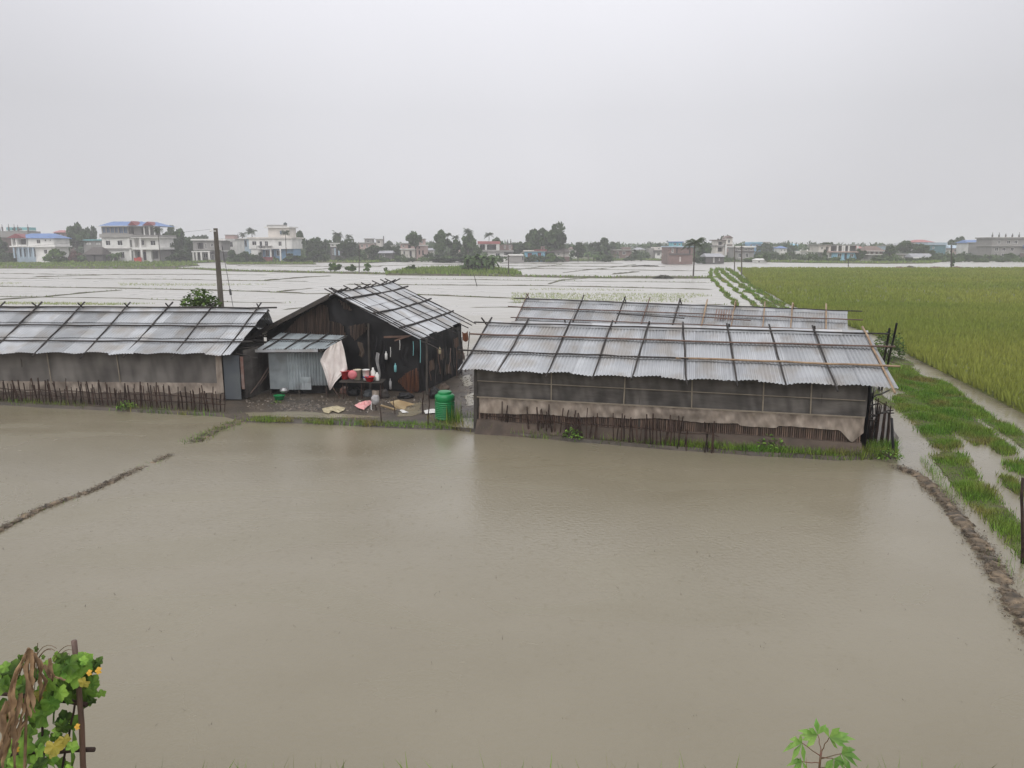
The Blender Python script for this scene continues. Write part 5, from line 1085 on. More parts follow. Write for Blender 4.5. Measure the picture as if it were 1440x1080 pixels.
h = House('house with brown hipped roof and white window surrounds', 262, 1229, 8)
h.block(1218, 1241, 353.5, 358, 'wbrown', [(1221, 1224, 354, 357), (1228, 1231, 354, 357), (1234, 1237, 354, 357)], pane='white'); h.hip(1215, 1245, 353.6, 346, 1222, 1238, 'rbrown', -1, 9.5); h.slab(1217, 1240, 352.6, 353.7, 'wwall', -.8); h.block(1222, 1240, 358, 366, 'wgrey', [(1225, 1228, 359.5, 363), (1233, 1236, 359.5, 363)], ground=True); h.slab(1216, 1240, 357.4, 358.4, 'wwall', -.6); h.cloth(1235, 1242.5, 362.5, 367, 'rblue', -2, 'awning'); h.done()
h = House('low cream house with flat roof beside a long sheet-roofed shed', 255, 1269, 6)
h.block(1258, 1281, 358.5, 367, 'wwarm', [(1261, 1266, 360, 364), (1273, 1277, 360, 365, 'deep')], ground=True); h.slab(1256.5, 1284, 357, 358.6, 'wgrey', -.6); h.done()
h = House('long shed with pinkish grey roof and white front edge', 250, 1298, 6, name='long_shed', cat='shed')
h.block(1284, 1312, 362, 367.5, 'wdark', [(1288, 1294, 363, 366)], ground=True); h.hip(1282, 1314.5, 362, 356.5, 1284, 1313, 'rgrey'); h.slab(1283, 1314, 361.8, 363.2, 'wwall', -.9, .3, 'fascia'); h.done()
h = House('white villa with red roof rising above dark trees', 300, 1300, 9)
h.block(1288, 1311, 340.5, 358, 'wwall', [(1291, 1294, 342, 345), (1303, 1307, 342, 345)], ground=True); h.hip(1285, 1313, 340.6, 337, 1293, 1305, 'rpink'); h.done()
h = House('long teal sheet-walled building right of the red-roofed villa', 290, 1316, 8, name='warehouse', cat='warehouse')
h.block(1304, 1329, 344.5, 358, 'teal', [(1310, 1313, 347, 350)], ground=True); h.slab(1303, 1330, 341, 344.5, 'wpale', -.4, 9, 'roof'); h.done()
h = House('low building with pale blue roof behind the spindly pole', 300, 1347, 8)
h.block(1337, 1359, 349, 360, 'wpink', [(1341, 1344, 351, 354), (1350, 1354, 351, 354)], ground=True); h.hip(1335, 1361, 349.1, 344.8, 1337, 1359, 'wpale'); h.done()
h = House('white upper floor under bright blue sheet roof', 285, 1372, 8)
h.block(1361, 1384, 341.5, 360, 'wwall', [(1364, 1366, 342.5, 345), (1370, 1374, 342.5, 345), (1378, 1382, 342.5, 345)], ground=True); h.hip(1359, 1386, 341.6, 337.5, 1361, 1383, 'rblue'); h.done()
h = House('windowless grey brown block left of the unfinished concrete frame', 268, 1391, 9)
h.block(1382, 1401, 341.5, 364, 'wgrey', [(1385, 1387, 350, 353)], ground=True); h.slab(1381, 1402, 340.6, 341.8, 'conc'); h.done()
h = House('unfinished grey concrete building with bare columns on its roof at far right', 258, 1425, 10, R(-4))
h.block(1395, 1448, 346, 364, 'wgrey', [(1399, 1404, 348, 353), (1409, 1414, 348, 353), (1420, 1425, 348, 353), (1399, 1404, 356, 361), (1409, 1414, 356, 361), (1438, 1443, 349, 353)], ground=True); h.block(1395, 1448, 335, 346, 'wgrey', [(1403, 1407, 338, 343), (1415, 1420, 338, 343), (1425, 1430, 338, 343)], dy=.4); h.slab(1393, 1450, 345, 346.4, 'conc', -.7); h.slab(1393, 1450, 333.5, 335.2, 'conc', -.4); h.rebar((1396, 1405, 1414, 1423, 1432, 1440), 327.5, 334); h.slab(1435, 1448, 344.5, 349.5, 'rblue', -1.2, .4, 'awning'); h.block(1431, 1448, 356, 366, 'wbrick', ground=True, dy=-4, depth=3, part='brick_annex'); h.done()
for x0, x1, yt, Y, mt, rf, lb in ((548, 558, 346, 310, 'wwall', 'conc', 'tiny far white house right of the antenna mast'), (641, 650, 346, 300, 'wpink', 'conc', 'tiny pinkish house between dark trees left of the tallest palm'), (728, 738, 347, 300, 'wgrey', 'rgrey', 'far grey house behind the plain dark hut'), (801, 811, 350, 290, 'wwall', 'rbrown', 'small pale house just right of the biggest tree'), (893, 907, 351, 305, 'wwarm', 'rgrey', 'far cream house between the brick and pale white houses'), (1083, 1094, 347, 330, 'wpale', 'conc', 'hazy pale house right of the far white tower'), (1096, 1106, 349, 320, 'wwall', 'rblue', 'small hazy house with blue roof left of the sky blue one'), (1124, 1136, 346, 350, 'wwarm', 'conc', 'hazy cream block behind the roofless ruin'), (1206, 1215, 349, 300, 'wwall', 'rpink', 'small white house with rose roof left of the brown-roofed house'), (1244, 1256, 346, 310, 'wpale', 'conc', 'hazy pale blue block right of the brown-roofed house'), (1262, 1274, 345, 340, 'wgrey', 'rgrey', 'far grey house above the cream flat-roofed house'), (1331, 1338, 351, 300, 'wwall', 'conc', 'narrow white house just left of the spindly pole')):
    h = House(lb, Y, (x0 + x1) / 2, 7); w_ = x1 - x0
    h.block(x0, x1, yt, 360, mt, [(x0 + w_ * .15, x0 + w_ * .35, yt + 1.6, yt + 4.2), (x0 + w_ * .6, x0 + w_ * .82, yt + 1.6, yt + 4.2), (x0 + w_ * .15, x0 + w_ * .35, yt + 6.5, yt + 9)], ground=True)
    if rf == 'conc': h.slab(x0 - .8, x1 + .8, yt - 1.1, yt, 'conc')
    else: h.hip(x0 - 1, x1 + 1, yt + .1, yt - 3, x0 + w_ * .3, x1 - w_ * .3, rf)
    h.done()
for px0, px1, yt, mt, lb in ((1260, 1268, 374.5, 'earth', 'small reddish earth heap at the left end of the row'), (1274, 1287, 373.8, 'dkearth', 'dark heap beside the small reddish one'), (1306, 1323, 375, 'earth', 'wide low reddish earth heap'), (1335, 1356, 374.8, 'earth', 'longest reddish earth heap left of the spindly pole'), (1357.5, 1363.5, 375.4, 'dkearth', 'small dark heap at the right end of the row'), (1393, 1402, 377, 'dkearth', 'little dark clod heap on the edge of the rice beyond the pole')):
    a, b = gp(px0, 378.5), gp(px1, 378.5); hh = at(720, yt, a.y).z; m = MB(); c = (a + b) / 2; rx = (b.x - a.x) / 2
    m.grid(lambda u, v: (c.x + rx * 1.05 * (2 * u - 1), c.y + 2.2 * (2 * v - 1), -.1 + (hh + .1) * max(0, 1 - abs(2 * u - 1) ** 2.4) * max(0, 1 - (2 * v - 1) ** 2) * (1 + .35 * nz3(u * 4 + px0, v * 3, 1))), 18, 8); tag(m.build('earth_heap', M[mt], None, True), lb, 'earth heap')
for px0, px1, yt, yb, lb in ((919, 946, 385, 391.8, 'tangled brush heap on the main bund left of the palm'), (889, 925, 372.5, 374.5, 'low dark brush heap in the water before the brick house')):
    a, b = gp(px0, yb), gp(px1, yb); hh = at(720, yt, a.y).z; m = MB()
    for k in range(260):
        u = rnd(0, 1); z = hh * .62 * (1 - abs(2 * u - 1) ** 1.6) * rnd(0, 1); q = a.lerp(b, u) + Vector((0, rnd(-.6, .6), z)); d = Vector((rnd(-1, 1), rnd(-1, 1), rnd(-.3, .6))) * .4; m.tone = rnd(0, 1); m.tri(q - d, q + d, q + Vector((rnd(-.1, .1), 0, .16)))
    tag(m.build('brush_heap', M['dkearth']), lb, 'brush heap')
# ------------------------------------------------------------------ trees
def crown_mesh(name, kind, seed, n=1700):
    rg = np.random.default_rng(seed); lob = []
    if kind == 'round': L_, zc, zr_, rr = 17, .58, .36, .66
    elif kind == 'tall': L_, zc, zr_, rr = 16, .56, .42, .56
    elif kind == 'spread': L_, zc, zr_, rr = 9, .74, .14, .72
    elif kind == 'bamboo': L_, zc, zr_, rr = 14, .52, .40, .6
    else: L_, zc, zr_, rr = 13, .40, .42, .66
    for i in range(L_):
        a = rg.uniform(0, 2 * np.pi); r = rr * np.sqrt(rg.uniform(0, 1)); z = zc + zr_ * rg.uniform(-1, 1) * np.sqrt(max(.05, 1 - (r / rr) ** 2 * .8))
        if kind == 'bush' and i < 7: r = .25 + .35 * (i % 2); a = i * .9 + seed; z = .14 + .06 * (i % 3)
        s = rg.uniform(.17, .36) * (1.0 if kind != 'bamboo' else .75); lob.append((r * np.cos(a), r * np.sin(a), z, s, s * rg.uniform(.34, .52), rg.uniform(0, 1)))
    pr = np.array([l[3] ** 2 for l in lob]); pr /= pr.sum(); k = rg.choice(L_, n, p=pr); lob = np.array(lob)[k]
    d = rg.normal(size=(n, 3)); d /= np.linalg.norm(d, axis=1)[:, None]; rad = rg.uniform(.25, 1.08, n) ** .55
    C = lob[:, :3] + d * rad[:, None] * np.stack([lob[:, 3], lob[:, 3], lob[:, 4]], 1)
    C[:, 2] = np.clip(C[:, 2], .03 if kind == 'bush' else .1, 1.02)
    a = rg.normal(size=(n, 3)); a /= np.linalg.norm(a, axis=1)[:, None]; b = np.cross(a, rg.normal(size=(n, 3))); b /= np.linalg.norm(b, axis=1)[:, None]
    sz = rg.uniform(.05, .125, n) * (1.25 if kind == 'bush' else 1); sc = np.array([1, 1, .62])
    A = a * sz[:, None] * sc; B = b * sz[:, None] * .8 * sc
    V = np.stack([C - A, C + A * .2 + B, C + A * 1.1, C - A, C + A * 1.1, C + A * .1 - B], 1).reshape(-1, 3, 3)
    T = np.repeat(np.clip(lob[:, 5] * .6 + rg.uniform(0, .4, n), 0, 1), 2)
    return V, T
PROTO = {}
def proto(kind, seed, mt):
    key = (kind, seed, mt)
    if key in PROTO: return PROTO[key]
    r0 = thing('tree', 'x', 'tree'); V, T = crown_mesh('crown', kind, seed); c = trimesh('crown', V, T, M[mt]); c.parent = r0
    m = MB(); h = {'round': .5, 'tall': .55, 'spread': .68, 'bamboo': .5, 'bush': .3}[kind]
    m.tube([(0, 0, -.02), (.02, .01, h * .5), (0, 0, h)], [.055, .04, .025], 6)
    for i in range(5):
        a = i * 1.26 + seed; m.tube([(0, 0, h * .6), (.22 * math.cos(a), .22 * math.sin(a), h * .95), (.45 * math.cos(a), .45 * math.sin(a), h * 1.2)], [.028, .018, .008], 5)
    m.build('trunk', M['trunk'], r0); PROTO[key] = [r0, 0]; return PROTO[key]
SEEDN = [0]
def tree(label, px, yt, wpx, Y, kind='round', mt='leaf', name=None, group=None):
    SEEDN[0] += 1; pr = proto(kind, SEEDN[0] % 3, mt); s = Y / F; x = at(px, 360, Y).x; z = at(720, yt, Y).z
    sc = (wpx * s / 2 / .92, wpx * s / 2 / .92, max(1.2, (z - .15) / 1.0)); loc = (x, Y + rnd(-.5, .5), .15); rz = rnd(0, 6.28)
    if pr[1] == 0: o = pr[0]; o.location = loc; o.scale = sc; o.rotation_euler = (0, 0, rz); o['label'] = label
    else: o = copy_tree(pr[0], loc, rz, sc, label)
    pr[1] += 1; o.name = name or ('bush' if kind == 'bush' else ('bamboo_grove' if kind == 'bamboo' else 'tree')); o['category'] = {'bush': 'bush', 'bamboo': 'bamboo'}.get(kind, 'tree')
    if group: o['group'] = group
    return o
TREES = [
 ('dark round tree between the rust red house and the big three-storey house', 108, 314, 34, 262, 'round'), ('paler tree overlapping the right side of the dark round tree', 129, 314, 26, 270, 'tall'),
 ('low dark tree behind the banana plants at the blue-roofed house', 86, 338, 26, 246, 'round'), ('dark bush between the banana plants and the copper tree', 84, 350, 24, 231, 'bush'),
 ('scrubby bush under the brown brick house', 10, 349, 30, 229, 'bush'), ('dull brown tree at the left picture edge', 4, 332, 22, 233, 'tall'),
 ('tall dense tree right of the big three-storey house', 254, 322, 34, 240, 'tall'), ('bushy tree filling the gap beside the three-storey house', 238, 336, 26, 233, 'round'),
 ('pale tall tree peering over the three-storey house terrace', 238, 319, 22, 275, 'tall'), ('low wide bush before the tall dense tree', 252, 349, 38, 227, 'bush'),
 ('far pale round tree behind the weathered grey house', 283, 327, 36, 330, 'round'), ('dark tree left of the weathered grey house', 268, 335, 16, 238, 'tall'),
 ('round hedge bush right of the power pole', 327, 349, 22, 231, 'bush'), ('round hedge bush in front of the pale blue and white house', 344, 347, 24, 231, 'bush'), ('darker hedge bush touching the white house with the roof tank', 360, 348, 18, 229, 'bush'),
 ('dense dark tree hugging the right wall of the white house', 421, 325, 24, 245, 'tall'), ('broad tree second from the white house', 441, 330, 30, 250, 'round'), ('low dark tree at the right corner of the white house', 419, 350, 36, 229, 'bush'),
 ('dark green bush below the broad tree', 448, 346, 32, 232, 'bush'), ('tree behind the white upper gallery', 461, 334, 22, 268, 'tall'), ('rounded tree right of the white upper gallery', 491, 336, 34, 243, 'round'),
 ('tall tree carrying over the white upper gallery', 477, 329, 20, 272, 'tall'), ('dark mounded tree under the antenna tower', 530, 342, 32, 250, 'round'), ('small dark tree between the thin pole and the pinkish house', 508, 354, 18, 240, 'bush'),
 ('pale distant tree right of the antenna mast', 549, 339, 20, 320, 'tall'), ('dark tree left of the old pink house', 556, 343, 18, 255, 'round'), ('spreading tree leaning over the old pink house', 585, 327, 28, 248, 'spread'),
 ('very dark dense tree right of the old pink house', 622, 324, 28, 238, 'tall'), ('dark tree leaning right of the very dark dense tree', 639, 332, 20, 240, 'round'), ('low dark bush below the very dark dense tree', 630, 352, 50, 230, 'bush'),
 ('tall grey green tree below the tallest palm', 658, 329, 28, 236, 'tall'), ('dense bush left of the rose pink house', 668, 343, 20, 236, 'round'), ('dark bush in front of the tall grey green tree', 657, 350, 34, 226, 'bush'),
 ('rounded tree behind the roof of the rose pink house', 697, 334, 24, 262, 'round'), ('low tree between the rose pink house and the biggest tree', 728, 337, 22, 270, 'round'),
 ('biggest tree of the village, right crown', 777, 314, 42, 246, 'round'), ('left shoulder of the biggest tree, lower and darker', 752, 322, 34, 249, 'round'), ('dark tree skirt behind the light blue house', 762, 336, 60, 252, 'round'),
 ('dark round tree right of the biggest tree', 813, 341, 22, 240, 'round'), ('bush beside the low white house with brick base', 776, 354, 14, 235, 'bush'), ('low scrub bush right of the light blue house', 773, 357, 20, 231, 'bush'),
 ('feathery tall bamboo grove right of the biggest tree', 842, 334, 36, 275, 'bamboo'), ('second feathery grove left of the brick openings house', 862, 338, 26, 300, 'bamboo'), ('dark low bush left of the brick house with openings', 850, 354, 22, 238, 'bush'),
 ('scrub before the brick house with shadowy openings', 882, 360, 14, 250, 'bush'), ('dark tree behind the palm, right of the bare brick house', 989, 341, 22, 225, 'round'), ('tree touching the ornate house on its left', 998, 339, 14, 262, 'tall'),
 ('small tree crowning the ornate tower on its left', 1013, 333, 14, 268, 'spread'), ('tree behind the ornate tower top', 1023, 331, 13, 275, 'round'), ('low dark bush under the palm', 985, 357, 20, 213, 'bush'),
 ('small round tree beside the white plastic-covered hut', 1079, 355, 11, 221, 'round'), ('dark pointed conifer before the pale blue house', 1160, 351, 9, 240, 'tall'), ('flat-topped tree above the pale blue house', 1165, 339, 17, 270, 'spread'),
 ('dark tree left of the brown-roofed house', 1210, 350, 14, 245, 'round'), ('tree right of the brown-roofed house', 1250, 344, 18, 255, 'round'), ('darker low tree by the cream flat-roofed house', 1246, 354, 16, 245, 'bush'),
 ('wide dark tree behind the cream flat-roofed house', 1276, 339, 32, 275, 'round'), ('dark tree below the red-roofed villa', 1297, 343, 30, 272, 'round'), ('dark clump right of the long sheet-roofed shed', 1320, 353, 26, 248, 'bush'),
 ('large pale far tree behind the spindly pole', 1344, 333, 26, 330, 'round'), ('bush right of the spindly pole', 1349, 355, 24, 252, 'bush'), ('low green bush before the windowless block', 1371, 355, 26, 250, 'bush'),
 ('dark low tree before the windowless block', 1388, 356, 16, 246, 'bush'), ('bush in front of the unfinished concrete building', 1418, 354, 20, 238, 'bush'), ('pale tree far left of the sky blue house', 1090, 341, 20, 345, 'tall'),
 ('tangled foliage on the spindly leaning pole', 1339, 361, 8, 171, 'tall'), ('dark pale tree right of the antenna tower roof', 546, 345, 14, 262, 'tall'),
]
for t in TREES: tree(*t)
tree('copper brown leafy tree left of the thatched hut', 105, 346, 20, 226, 'bush', 'redleaf', 'copper_tree')
tree('pale bamboo patch before the twin poles', 1058, 357, 26, 236, 'bush', 'leafy')
tree('light green bush at the foot of the biggest tree', 774, 354, 16, 229, 'bush', 'leafy')
for px, yt, w_, Y, lb in ((470, 365, 20, 152, 'roundest light bush on the field bank, left of the thin pole'), (492, 367, 17, 150, 'straggly bush touching the thin pole on the field bank'), (516, 368, 12, 149, 'narrow bush just right of the thin pole'), (542, 375, 6, 145, 'tiny bush alone on the field bank'), (576, 367, 17, 146, 'leaning bush at the left tip of the grass bank')): tree(lb, px, yt, w_, Y, 'bush', 'leafy')

def frond(m, p0, az, L, rise, droop, wd, n=8, leaflets=True):
    prev = None; pts = []
    for i in range(n + 1):
        t = i / n; r = L * t; pts.append(Vector(p0) + Vector((math.cos(az) * r * (1 - .25 * t * droop), math.sin(az) * r * (1 - .25 * t * droop), rise * L * t - droop * L * t * t)))
    s = Vector((-math.sin(az), math.cos(az), 0))
    for i in range(n):
        a, b = pts[i], pts[i + 1]; ww = wd * math.sin(math.pi * min(1, (i + .8) / (n + .6))) ** .6; tn = rnd(0, 1)
        for sg in (-1, 1):
            if leaflets:
                for k in range(2):
                    q = a.lerp(b, k / 2); q2 = a.lerp(b, k / 2 + .36); m.tri(q, q2, q.lerp(q2, .6) + s * sg * ww + (b - a) * .5 + Vector((0, 0, -.55 * ww)), tn)
            else: m.quad(a, b, b + s * sg * ww + Vector((0, 0, -.25 * ww)), a + s * sg * ww + Vector((0, 0, -.25 * ww)), tn)
tree('leafy bush hiding the lower right wall of the blue-roofed house', 76, 347, 30, 222, 'bush', 'leafy')
PALM = {}
def palm(label, px, yt, yb, cw, Y, key=0, group=None):
    s = Y / F; zt = at(720, yt, Y).z; hgt = zt - .1; r = cw * s / 2 * .86; x = at(px, 360, Y).x
    T = thing('palm_tree', label, 'palm', (x, Y, .05)); m = MB(); c = Vector((x, Y, zt - r * .55))
    for k in range(34):
        up = rnd(-.15, 1.5); frond(m, c, rnd(0, 6.28), r * rnd(.8, 1.15), up, .45 + .5 * max(0, up) * rnd(.6, 1.1), r * .30)
    m.build('crown', M['palmleaf'], T); m = MB(); tr = max(.10, r * .05); m.tube([(x, Y, -.1), (x + rnd(-.1, .1), Y, zt * .5), (x, Y, zt - r * .55)], [tr * 1.3, tr, tr * .85], 7); m.build('trunk', M['trunk'], T)
palm('dark coconut palm standing on the main bund at the edge of the track', 976, 332, 391, 42, 121)
for a in (('palm behind the flat roof left of the white house', 356, 320, 366, 24, 262), ('smaller palm left of the one behind the flat roof', 343, 326, 366, 16, 270), ('palm overlapping the right side of the white house', 403, 323, 366, 20, 228), ('palm crowning the trees behind the white upper gallery', 476, 325, 366, 22, 258), ('smaller palm right of the one over the white upper gallery', 492, 329, 366, 15, 262),
          ('palm showing between the very dark dense tree and the tallest palm', 630, 326, 366, 18, 242), ('tallest palm in the middle of the village', 659, 321, 366, 22, 241), ('palm above the rose pink house', 688, 326, 366, 19, 268), ('drooping palm at the terrace of the big three-storey house', 225, 319, 366, 20, 218), ('palm with a leaning crown right of the dark leaning tree', 641, 330, 366, 16, 245), ('small palm behind the hut beside the biggest tree', 793, 344, 366, 12, 238)): palm(*a, key=rnd(0, 6))
def banana(label, px, yt, yb, wpx, stems=6, name='banana_clump'):
    g_ = gp(px, yb, .1); Y = g_.y; s = Y / F; W = wpx * s; H_ = at(720, yt, Y).z - .1; T = thing(name, label, 'banana plant', tuple(g_)); m = MB(); ms = MB()
    for k in range(stems):
        b = g_ + Vector((rnd(-.36, .36) * W, rnd(-.3, .3) * W, 0)); h_ = H_ * rnd(.35, .68); ms.tube([b, b + Vector((0, 0, h_))], [.14, .09], 6)
        for i in range(9): frond(m, b + Vector((0, 0, h_)), i * .7 + rnd(0, .5), H_ * rnd(.4, .58), rnd(.6, 1.3), rnd(.8, 1.4), H_ * .11, 6, False)
    m.build('crown', M['banana'], T); ms.build('trunk', M['trunk'], T)
banana('banana clump on the grassy bank, biggest in the fields', 677, 354, 383, 50, 24); banana('lone banana plant left of the big banana clump', 654, 368, 383, 12, 2)
banana('banana plants before the big three-storey white house', 160, 352, 369.5, 20, 5); banana('banana clump beside the blue-roofed house', 70, 346, 366, 34, 8); banana('banana clump right of the light blue house', 835, 350, 368, 26, 7); banana('banana clump at the corner of the old thatched hut', 115, 356, 370, 10, 3)

# undergrowth between the houses
rg = np.random.default_rng(11); VV, TT = [], []
for px in np.arange(-330, 1800, 3.2):
    for Y, zl, zh in ((236, .8, 2.4), (252, 1.5, 3.6), (272, 2.0, 4.6), (300, 2.5, 5.0)):
        f = nz3(px * .03, Y * .1, 1.0, 6)
        if f < -.12 or rg.uniform() < .35: continue
        q = at(px + rg.uniform(-3, 3), 360, Y); yy = Y + rg.uniform(-4, 4); h_ = (zl + (zh - zl) * rg.uniform(0, 1) * (.4 + f)) * (1 if px < 1000 else .75); n = 46; r = rg.uniform(.8, 1.9)
        d = rg.normal(size=(n, 3)); d /= np.linalg.norm(d, axis=1)[:, None]; Cc = np.array([q.x, yy, .2 + h_ * .5]) + d * np.array([r, r, h_ * .5]) * (rg.uniform(.3, 1, n) ** .5)[:, None]
        a = rg.normal(size=(n, 3)) * .34; b = rg.normal(size=(n, 3)) * .34
        VV.append(np.stack([Cc - a, Cc + a, Cc + b], 1)); TT.append(np.clip(rg.uniform(0, 1) * .7 + rg.uniform(0, .3, n), 0, 1))
M['scrub'] = mat('scrub_leaves', (.085, .125, .045), (.05, .08, .03), .12, .8, tone=.65, translucent=.18, spec=.12)
tag(trimesh('village_scrub', np.concatenate(VV), np.concatenate(TT), M['scrub']), 'dense scrubby undergrowth filling the gaps between the village houses', 'undergrowth', kind='stuff')
# far wooded skyline
rg = np.random.default_rng(3); VV, TT = [], []
for px in np.arange(-420, 1900, 9.0):
    for Y, lo_, hi_ in ((335, 338, 349), (430, 338.5, 347), (560, 339, 345)):
        if rg.uniform() < .25: continue
        yy = lo_ + (hi_ - lo_) * (.5 + .5 * nz3(px * .021, Y, 1.0, 2)) + rg.uniform(-1.5, 1.5); 
        if px < 420: yy -= 4
        z = at(720, yy, Y).z; q = at(px + rg.uniform(-5, 5), 360, Y); n = 90; r = rg.uniform(3.2, 6.5)
        d = rg.normal(size=(n, 3)); d /= np.linalg.norm(d, axis=1)[:, None]; Cc = np.array([q.x, Y + rg.uniform(-12, 12), z * .52]) + d * np.array([r, r, z * .48]) * (rg.uniform(.3, 1, n) ** .5)[:, None]
        a = rg.normal(size=(n, 3)) * .75; b = rg.normal(size=(n, 3)) * .75
        VV.append(np.stack([Cc - a, Cc + a, Cc + b], 1)); TT.append(np.clip(rg.uniform(0, 1) * .6 + rg.uniform(0, .4, n), 0, 1))
tag(trimesh('distant_woodland', np.concatenate(VV), np.concatenate(TT), M['leaf']), 'hazy wooded skyline far behind the village houses', 'woodland', kind='stuff')

# ------------------------------------------------------------------ foreground: bank, trellis with gourd vine, dry maize, seedling
m = MB(); idx = []
for i in range(61):
    x = -9 + 18 * i / 60; row = []
    for y, z in ((-8, .55), (3, .6), (4.6, .55), (5.5, .4), (6.0 + .12 * nz3(x, 1, 1.2), .12), (6.45 + .12 * nz3(x, 2, 1.2), -.2)): row.append(m.p((x, y, z + .06 * nz3(x, y, 1.4)), rnd(0, 1)))
    idx.append(row)
for i in range(60):
    for j in range(5): m.f.append([idx[i][j], idx[i + 1][j], idx[i + 1][j + 1], idx[i][j + 1]])
struct(m.build('earth_bank', M['bund']))
P = np.array([(rnd(-8, 8), rnd(3.0, 6.25), .3) for _ in range(3200)]); V, T = blades(P, .20, .014, .8)
P2 = np.concatenate([np.array([(gp(px, 1085).x + rnd(-.1, .1), 6.3 + rnd(-.1, .2), -.02) for px in (133, 150, 196, 226, 238, 262) for _ in range(2)]), np.array([(rnd(-6, 6), 6.3 + rnd(-.15, .1), 0) for _ in range(6)])]); V2, T2 = blades(P2, .085, .006, 1.4)
tag(trimesh('bank_edge_grass', np.concatenate([V, V2]), np.concatenate([T, T2]), M['grass']), 'tufts of grass along the near bank below the camera', 'grass', kind='stuff')
YF = 4.2
def fq(px, py, dy=0.0): return at(px, py, YF + dy)
post0, post1 = fq(120, 1100), fq(104, 901)
T = thing('bean_trellis', 'rough stick trellis with a tall post at the lower left corner', 'trellis', (post0.x, YF, .55))
d = (post1 - post0); base_ = post0 - d * ((post0.z - .5) / d.z)
m = MB(); m.stick(base_, post1, .019, .006, 7, 8, .85); m.build('post', M['brownpole'], T, True)
for (a, b, r) in (((-40, 968), (122, 991), .016), ((-40, 1062), (133, 1054), .016), ((36, 1090), (84, 1040), .009), ((86, 1090), (106, 985), .007), ((20, 1095), (18, 960), .008), ((58, 1095), (60, 965), .007)):
    m = MB(); m.stick(fq(*a, .03), fq(*b, .03), r, .006, 6, 6, .9); m.build('crossbar' if r > .01 else 'upright', M['stake'], T, True)
def gourd_leaf(m, c, size, nrm, rot):
    nrm = Vector(nrm).normalized(); a = nrm.cross(Vector((0, 0, 1))).normalized(); b = nrm.cross(a); tn = rnd(0, 1); ce = m.p(c, tn); ring = []
    for k in range(30):
        t = k / 30 * 2 * math.pi; r = size * (.84 + .11 * math.cos(5 * t) + .04 * math.cos(15 * t)) * (1 - .55 * max(0, math.cos(t - math.pi)) ** 6)
        ring.append(m.p(c + (a * math.cos(t + rot) + b * math.sin(t + rot)) * r + nrm * size * (-.22 * (r / size) ** 2 + .07 * math.sin(5 * t)), min(1, max(0, tn + .18 * math.cos(5 * t)))))
    for k in range(30): m.f.append([ce, ring[k], ring[(k + 1) % 30]])
VN = thing('gourd_vine', 'leafy gourd vine with yellow flowers climbing the stick trellis', 'vine', (fq(60, 1090).x, YF, .55))
lm, ym = MB(), MB()
spots = [(112, 935, 22), (128, 942, 17), (97, 938, 20), (84, 930, 18), (108, 955, 24), (122, 968, 26), (132, 962, 18), (100, 960, 22), (86, 946, 19), (73, 944, 17), (118, 930, 14), (138, 929, 12), (20, 944, 20), (8, 962, 22), (33, 960, 19), (4, 945, 14), (46, 990, 24), (62, 1008, 26), (72, 985, 20), (60, 975, 20), (94, 1012, 22), (88, 1022, 16), (78, 1038, 15), (40, 1030, 20), (30, 1050, 24), (52, 1060, 22), (15, 1010, 20), (70, 1066, 18), (102, 1053, 12), (124, 985, 11), (92, 980, 18), (36, 1003, 22), (10, 1062, 24), (58, 1040, 16), (80, 965, 18), (48, 950, 15), (66, 958, 18), (22, 985, 20), (142, 975, 9), (30, 925, 9), (52, 915, 6), (90, 1078, 16), (25, 1078, 20), (0, 1000, 22), (48, 1078, 20)]
for x, y, s in [(a + rnd(-9, 9), b + rnd(-9, 9), c * rnd(.45, .8)) for a, b, c in spots if a < 128]+ [(a, b, c * .8) for a, b, c in spots]: gourd_leaf(lm, fq(x + rnd(-3, 3), y + rnd(-3, 3), rnd(-.12, .12)), s * YF / F * 1.13, (rnd(-.5, .5), -1, rnd(-.1, .9)), rnd(0, 6.28))
for x, y, s in ((76, 1050, 22), (90, 1040, 14), (52, 980, 14), (70, 1058, 16), (60, 968, 10), (118, 960, 14)): gourd_leaf(ym, fq(x, y, -.14), s * .72 * YF / F, (rnd(-.4, .4), -1, rnd(0, .5)), rnd(0, 6))
lm.build('leaves', M['vine'], VN); ym.build('yellow_leaves', M['yleaf'], VN)
for x, y, s in ((139, 943, 7), (126, 946, 6), (24, 1054, 6), (109, 1022, 6)):
    m = MB(); gourd_leaf(m, fq(x, y, -.16), s * YF / F * .85, (.2, -1, .6), 0); m.build('flower', M['flower'], VN)
m = MB()
for x0, y0, x1, y1, x2, y2 in ((50, 925, 62, 898, 80, 912), (52, 928, 66, 905, 77, 915), (74, 930, 88, 905, 100, 908), (76, 932, 90, 910, 101, 914), (77, 934, 90, 914, 98, 920), (54, 928, 62, 910, 72, 914), (46, 990, 52, 940, 53, 904)):
    a, b, c = fq(x0, y0, -.03), fq(x1, y1, -.03), fq(x2, y2, -.03); m.tube([a.lerp(b, t) .lerp(b.lerp(c, t), t) for t in (0, .2, .4, .6, .8, 1)], .0022, 4)
m.build('tendrils', M['redstem'], VN)
m = MB()
for _ in range(26):
    x, y, s = random.choice([q for q in spots if q[0] < 112]); a = fq(x, y, .05); b = fq(min(100, x + rnd(-30, 25)), y + rnd(20, 60), .08); m.stick(a, b, .0035, .02, 4, 4)
m.build('stems', M['vine'], VN)
m = MB()
for x, y in ((101, 1065), (103, 1040)): m.tube([fq(x, y - 12, -.02), fq(x + 2, y, -.02), fq(x, y + 14, -.02)], [.004, .012, .005], 6)
m.build('gourds', M['vine'], VN, True)
CN = thing('maize_plant', 'withered brown maize plant drooping over the trellis', 'plant', (fq(40, 1090).x, YF - .2, .55))
m = MB()
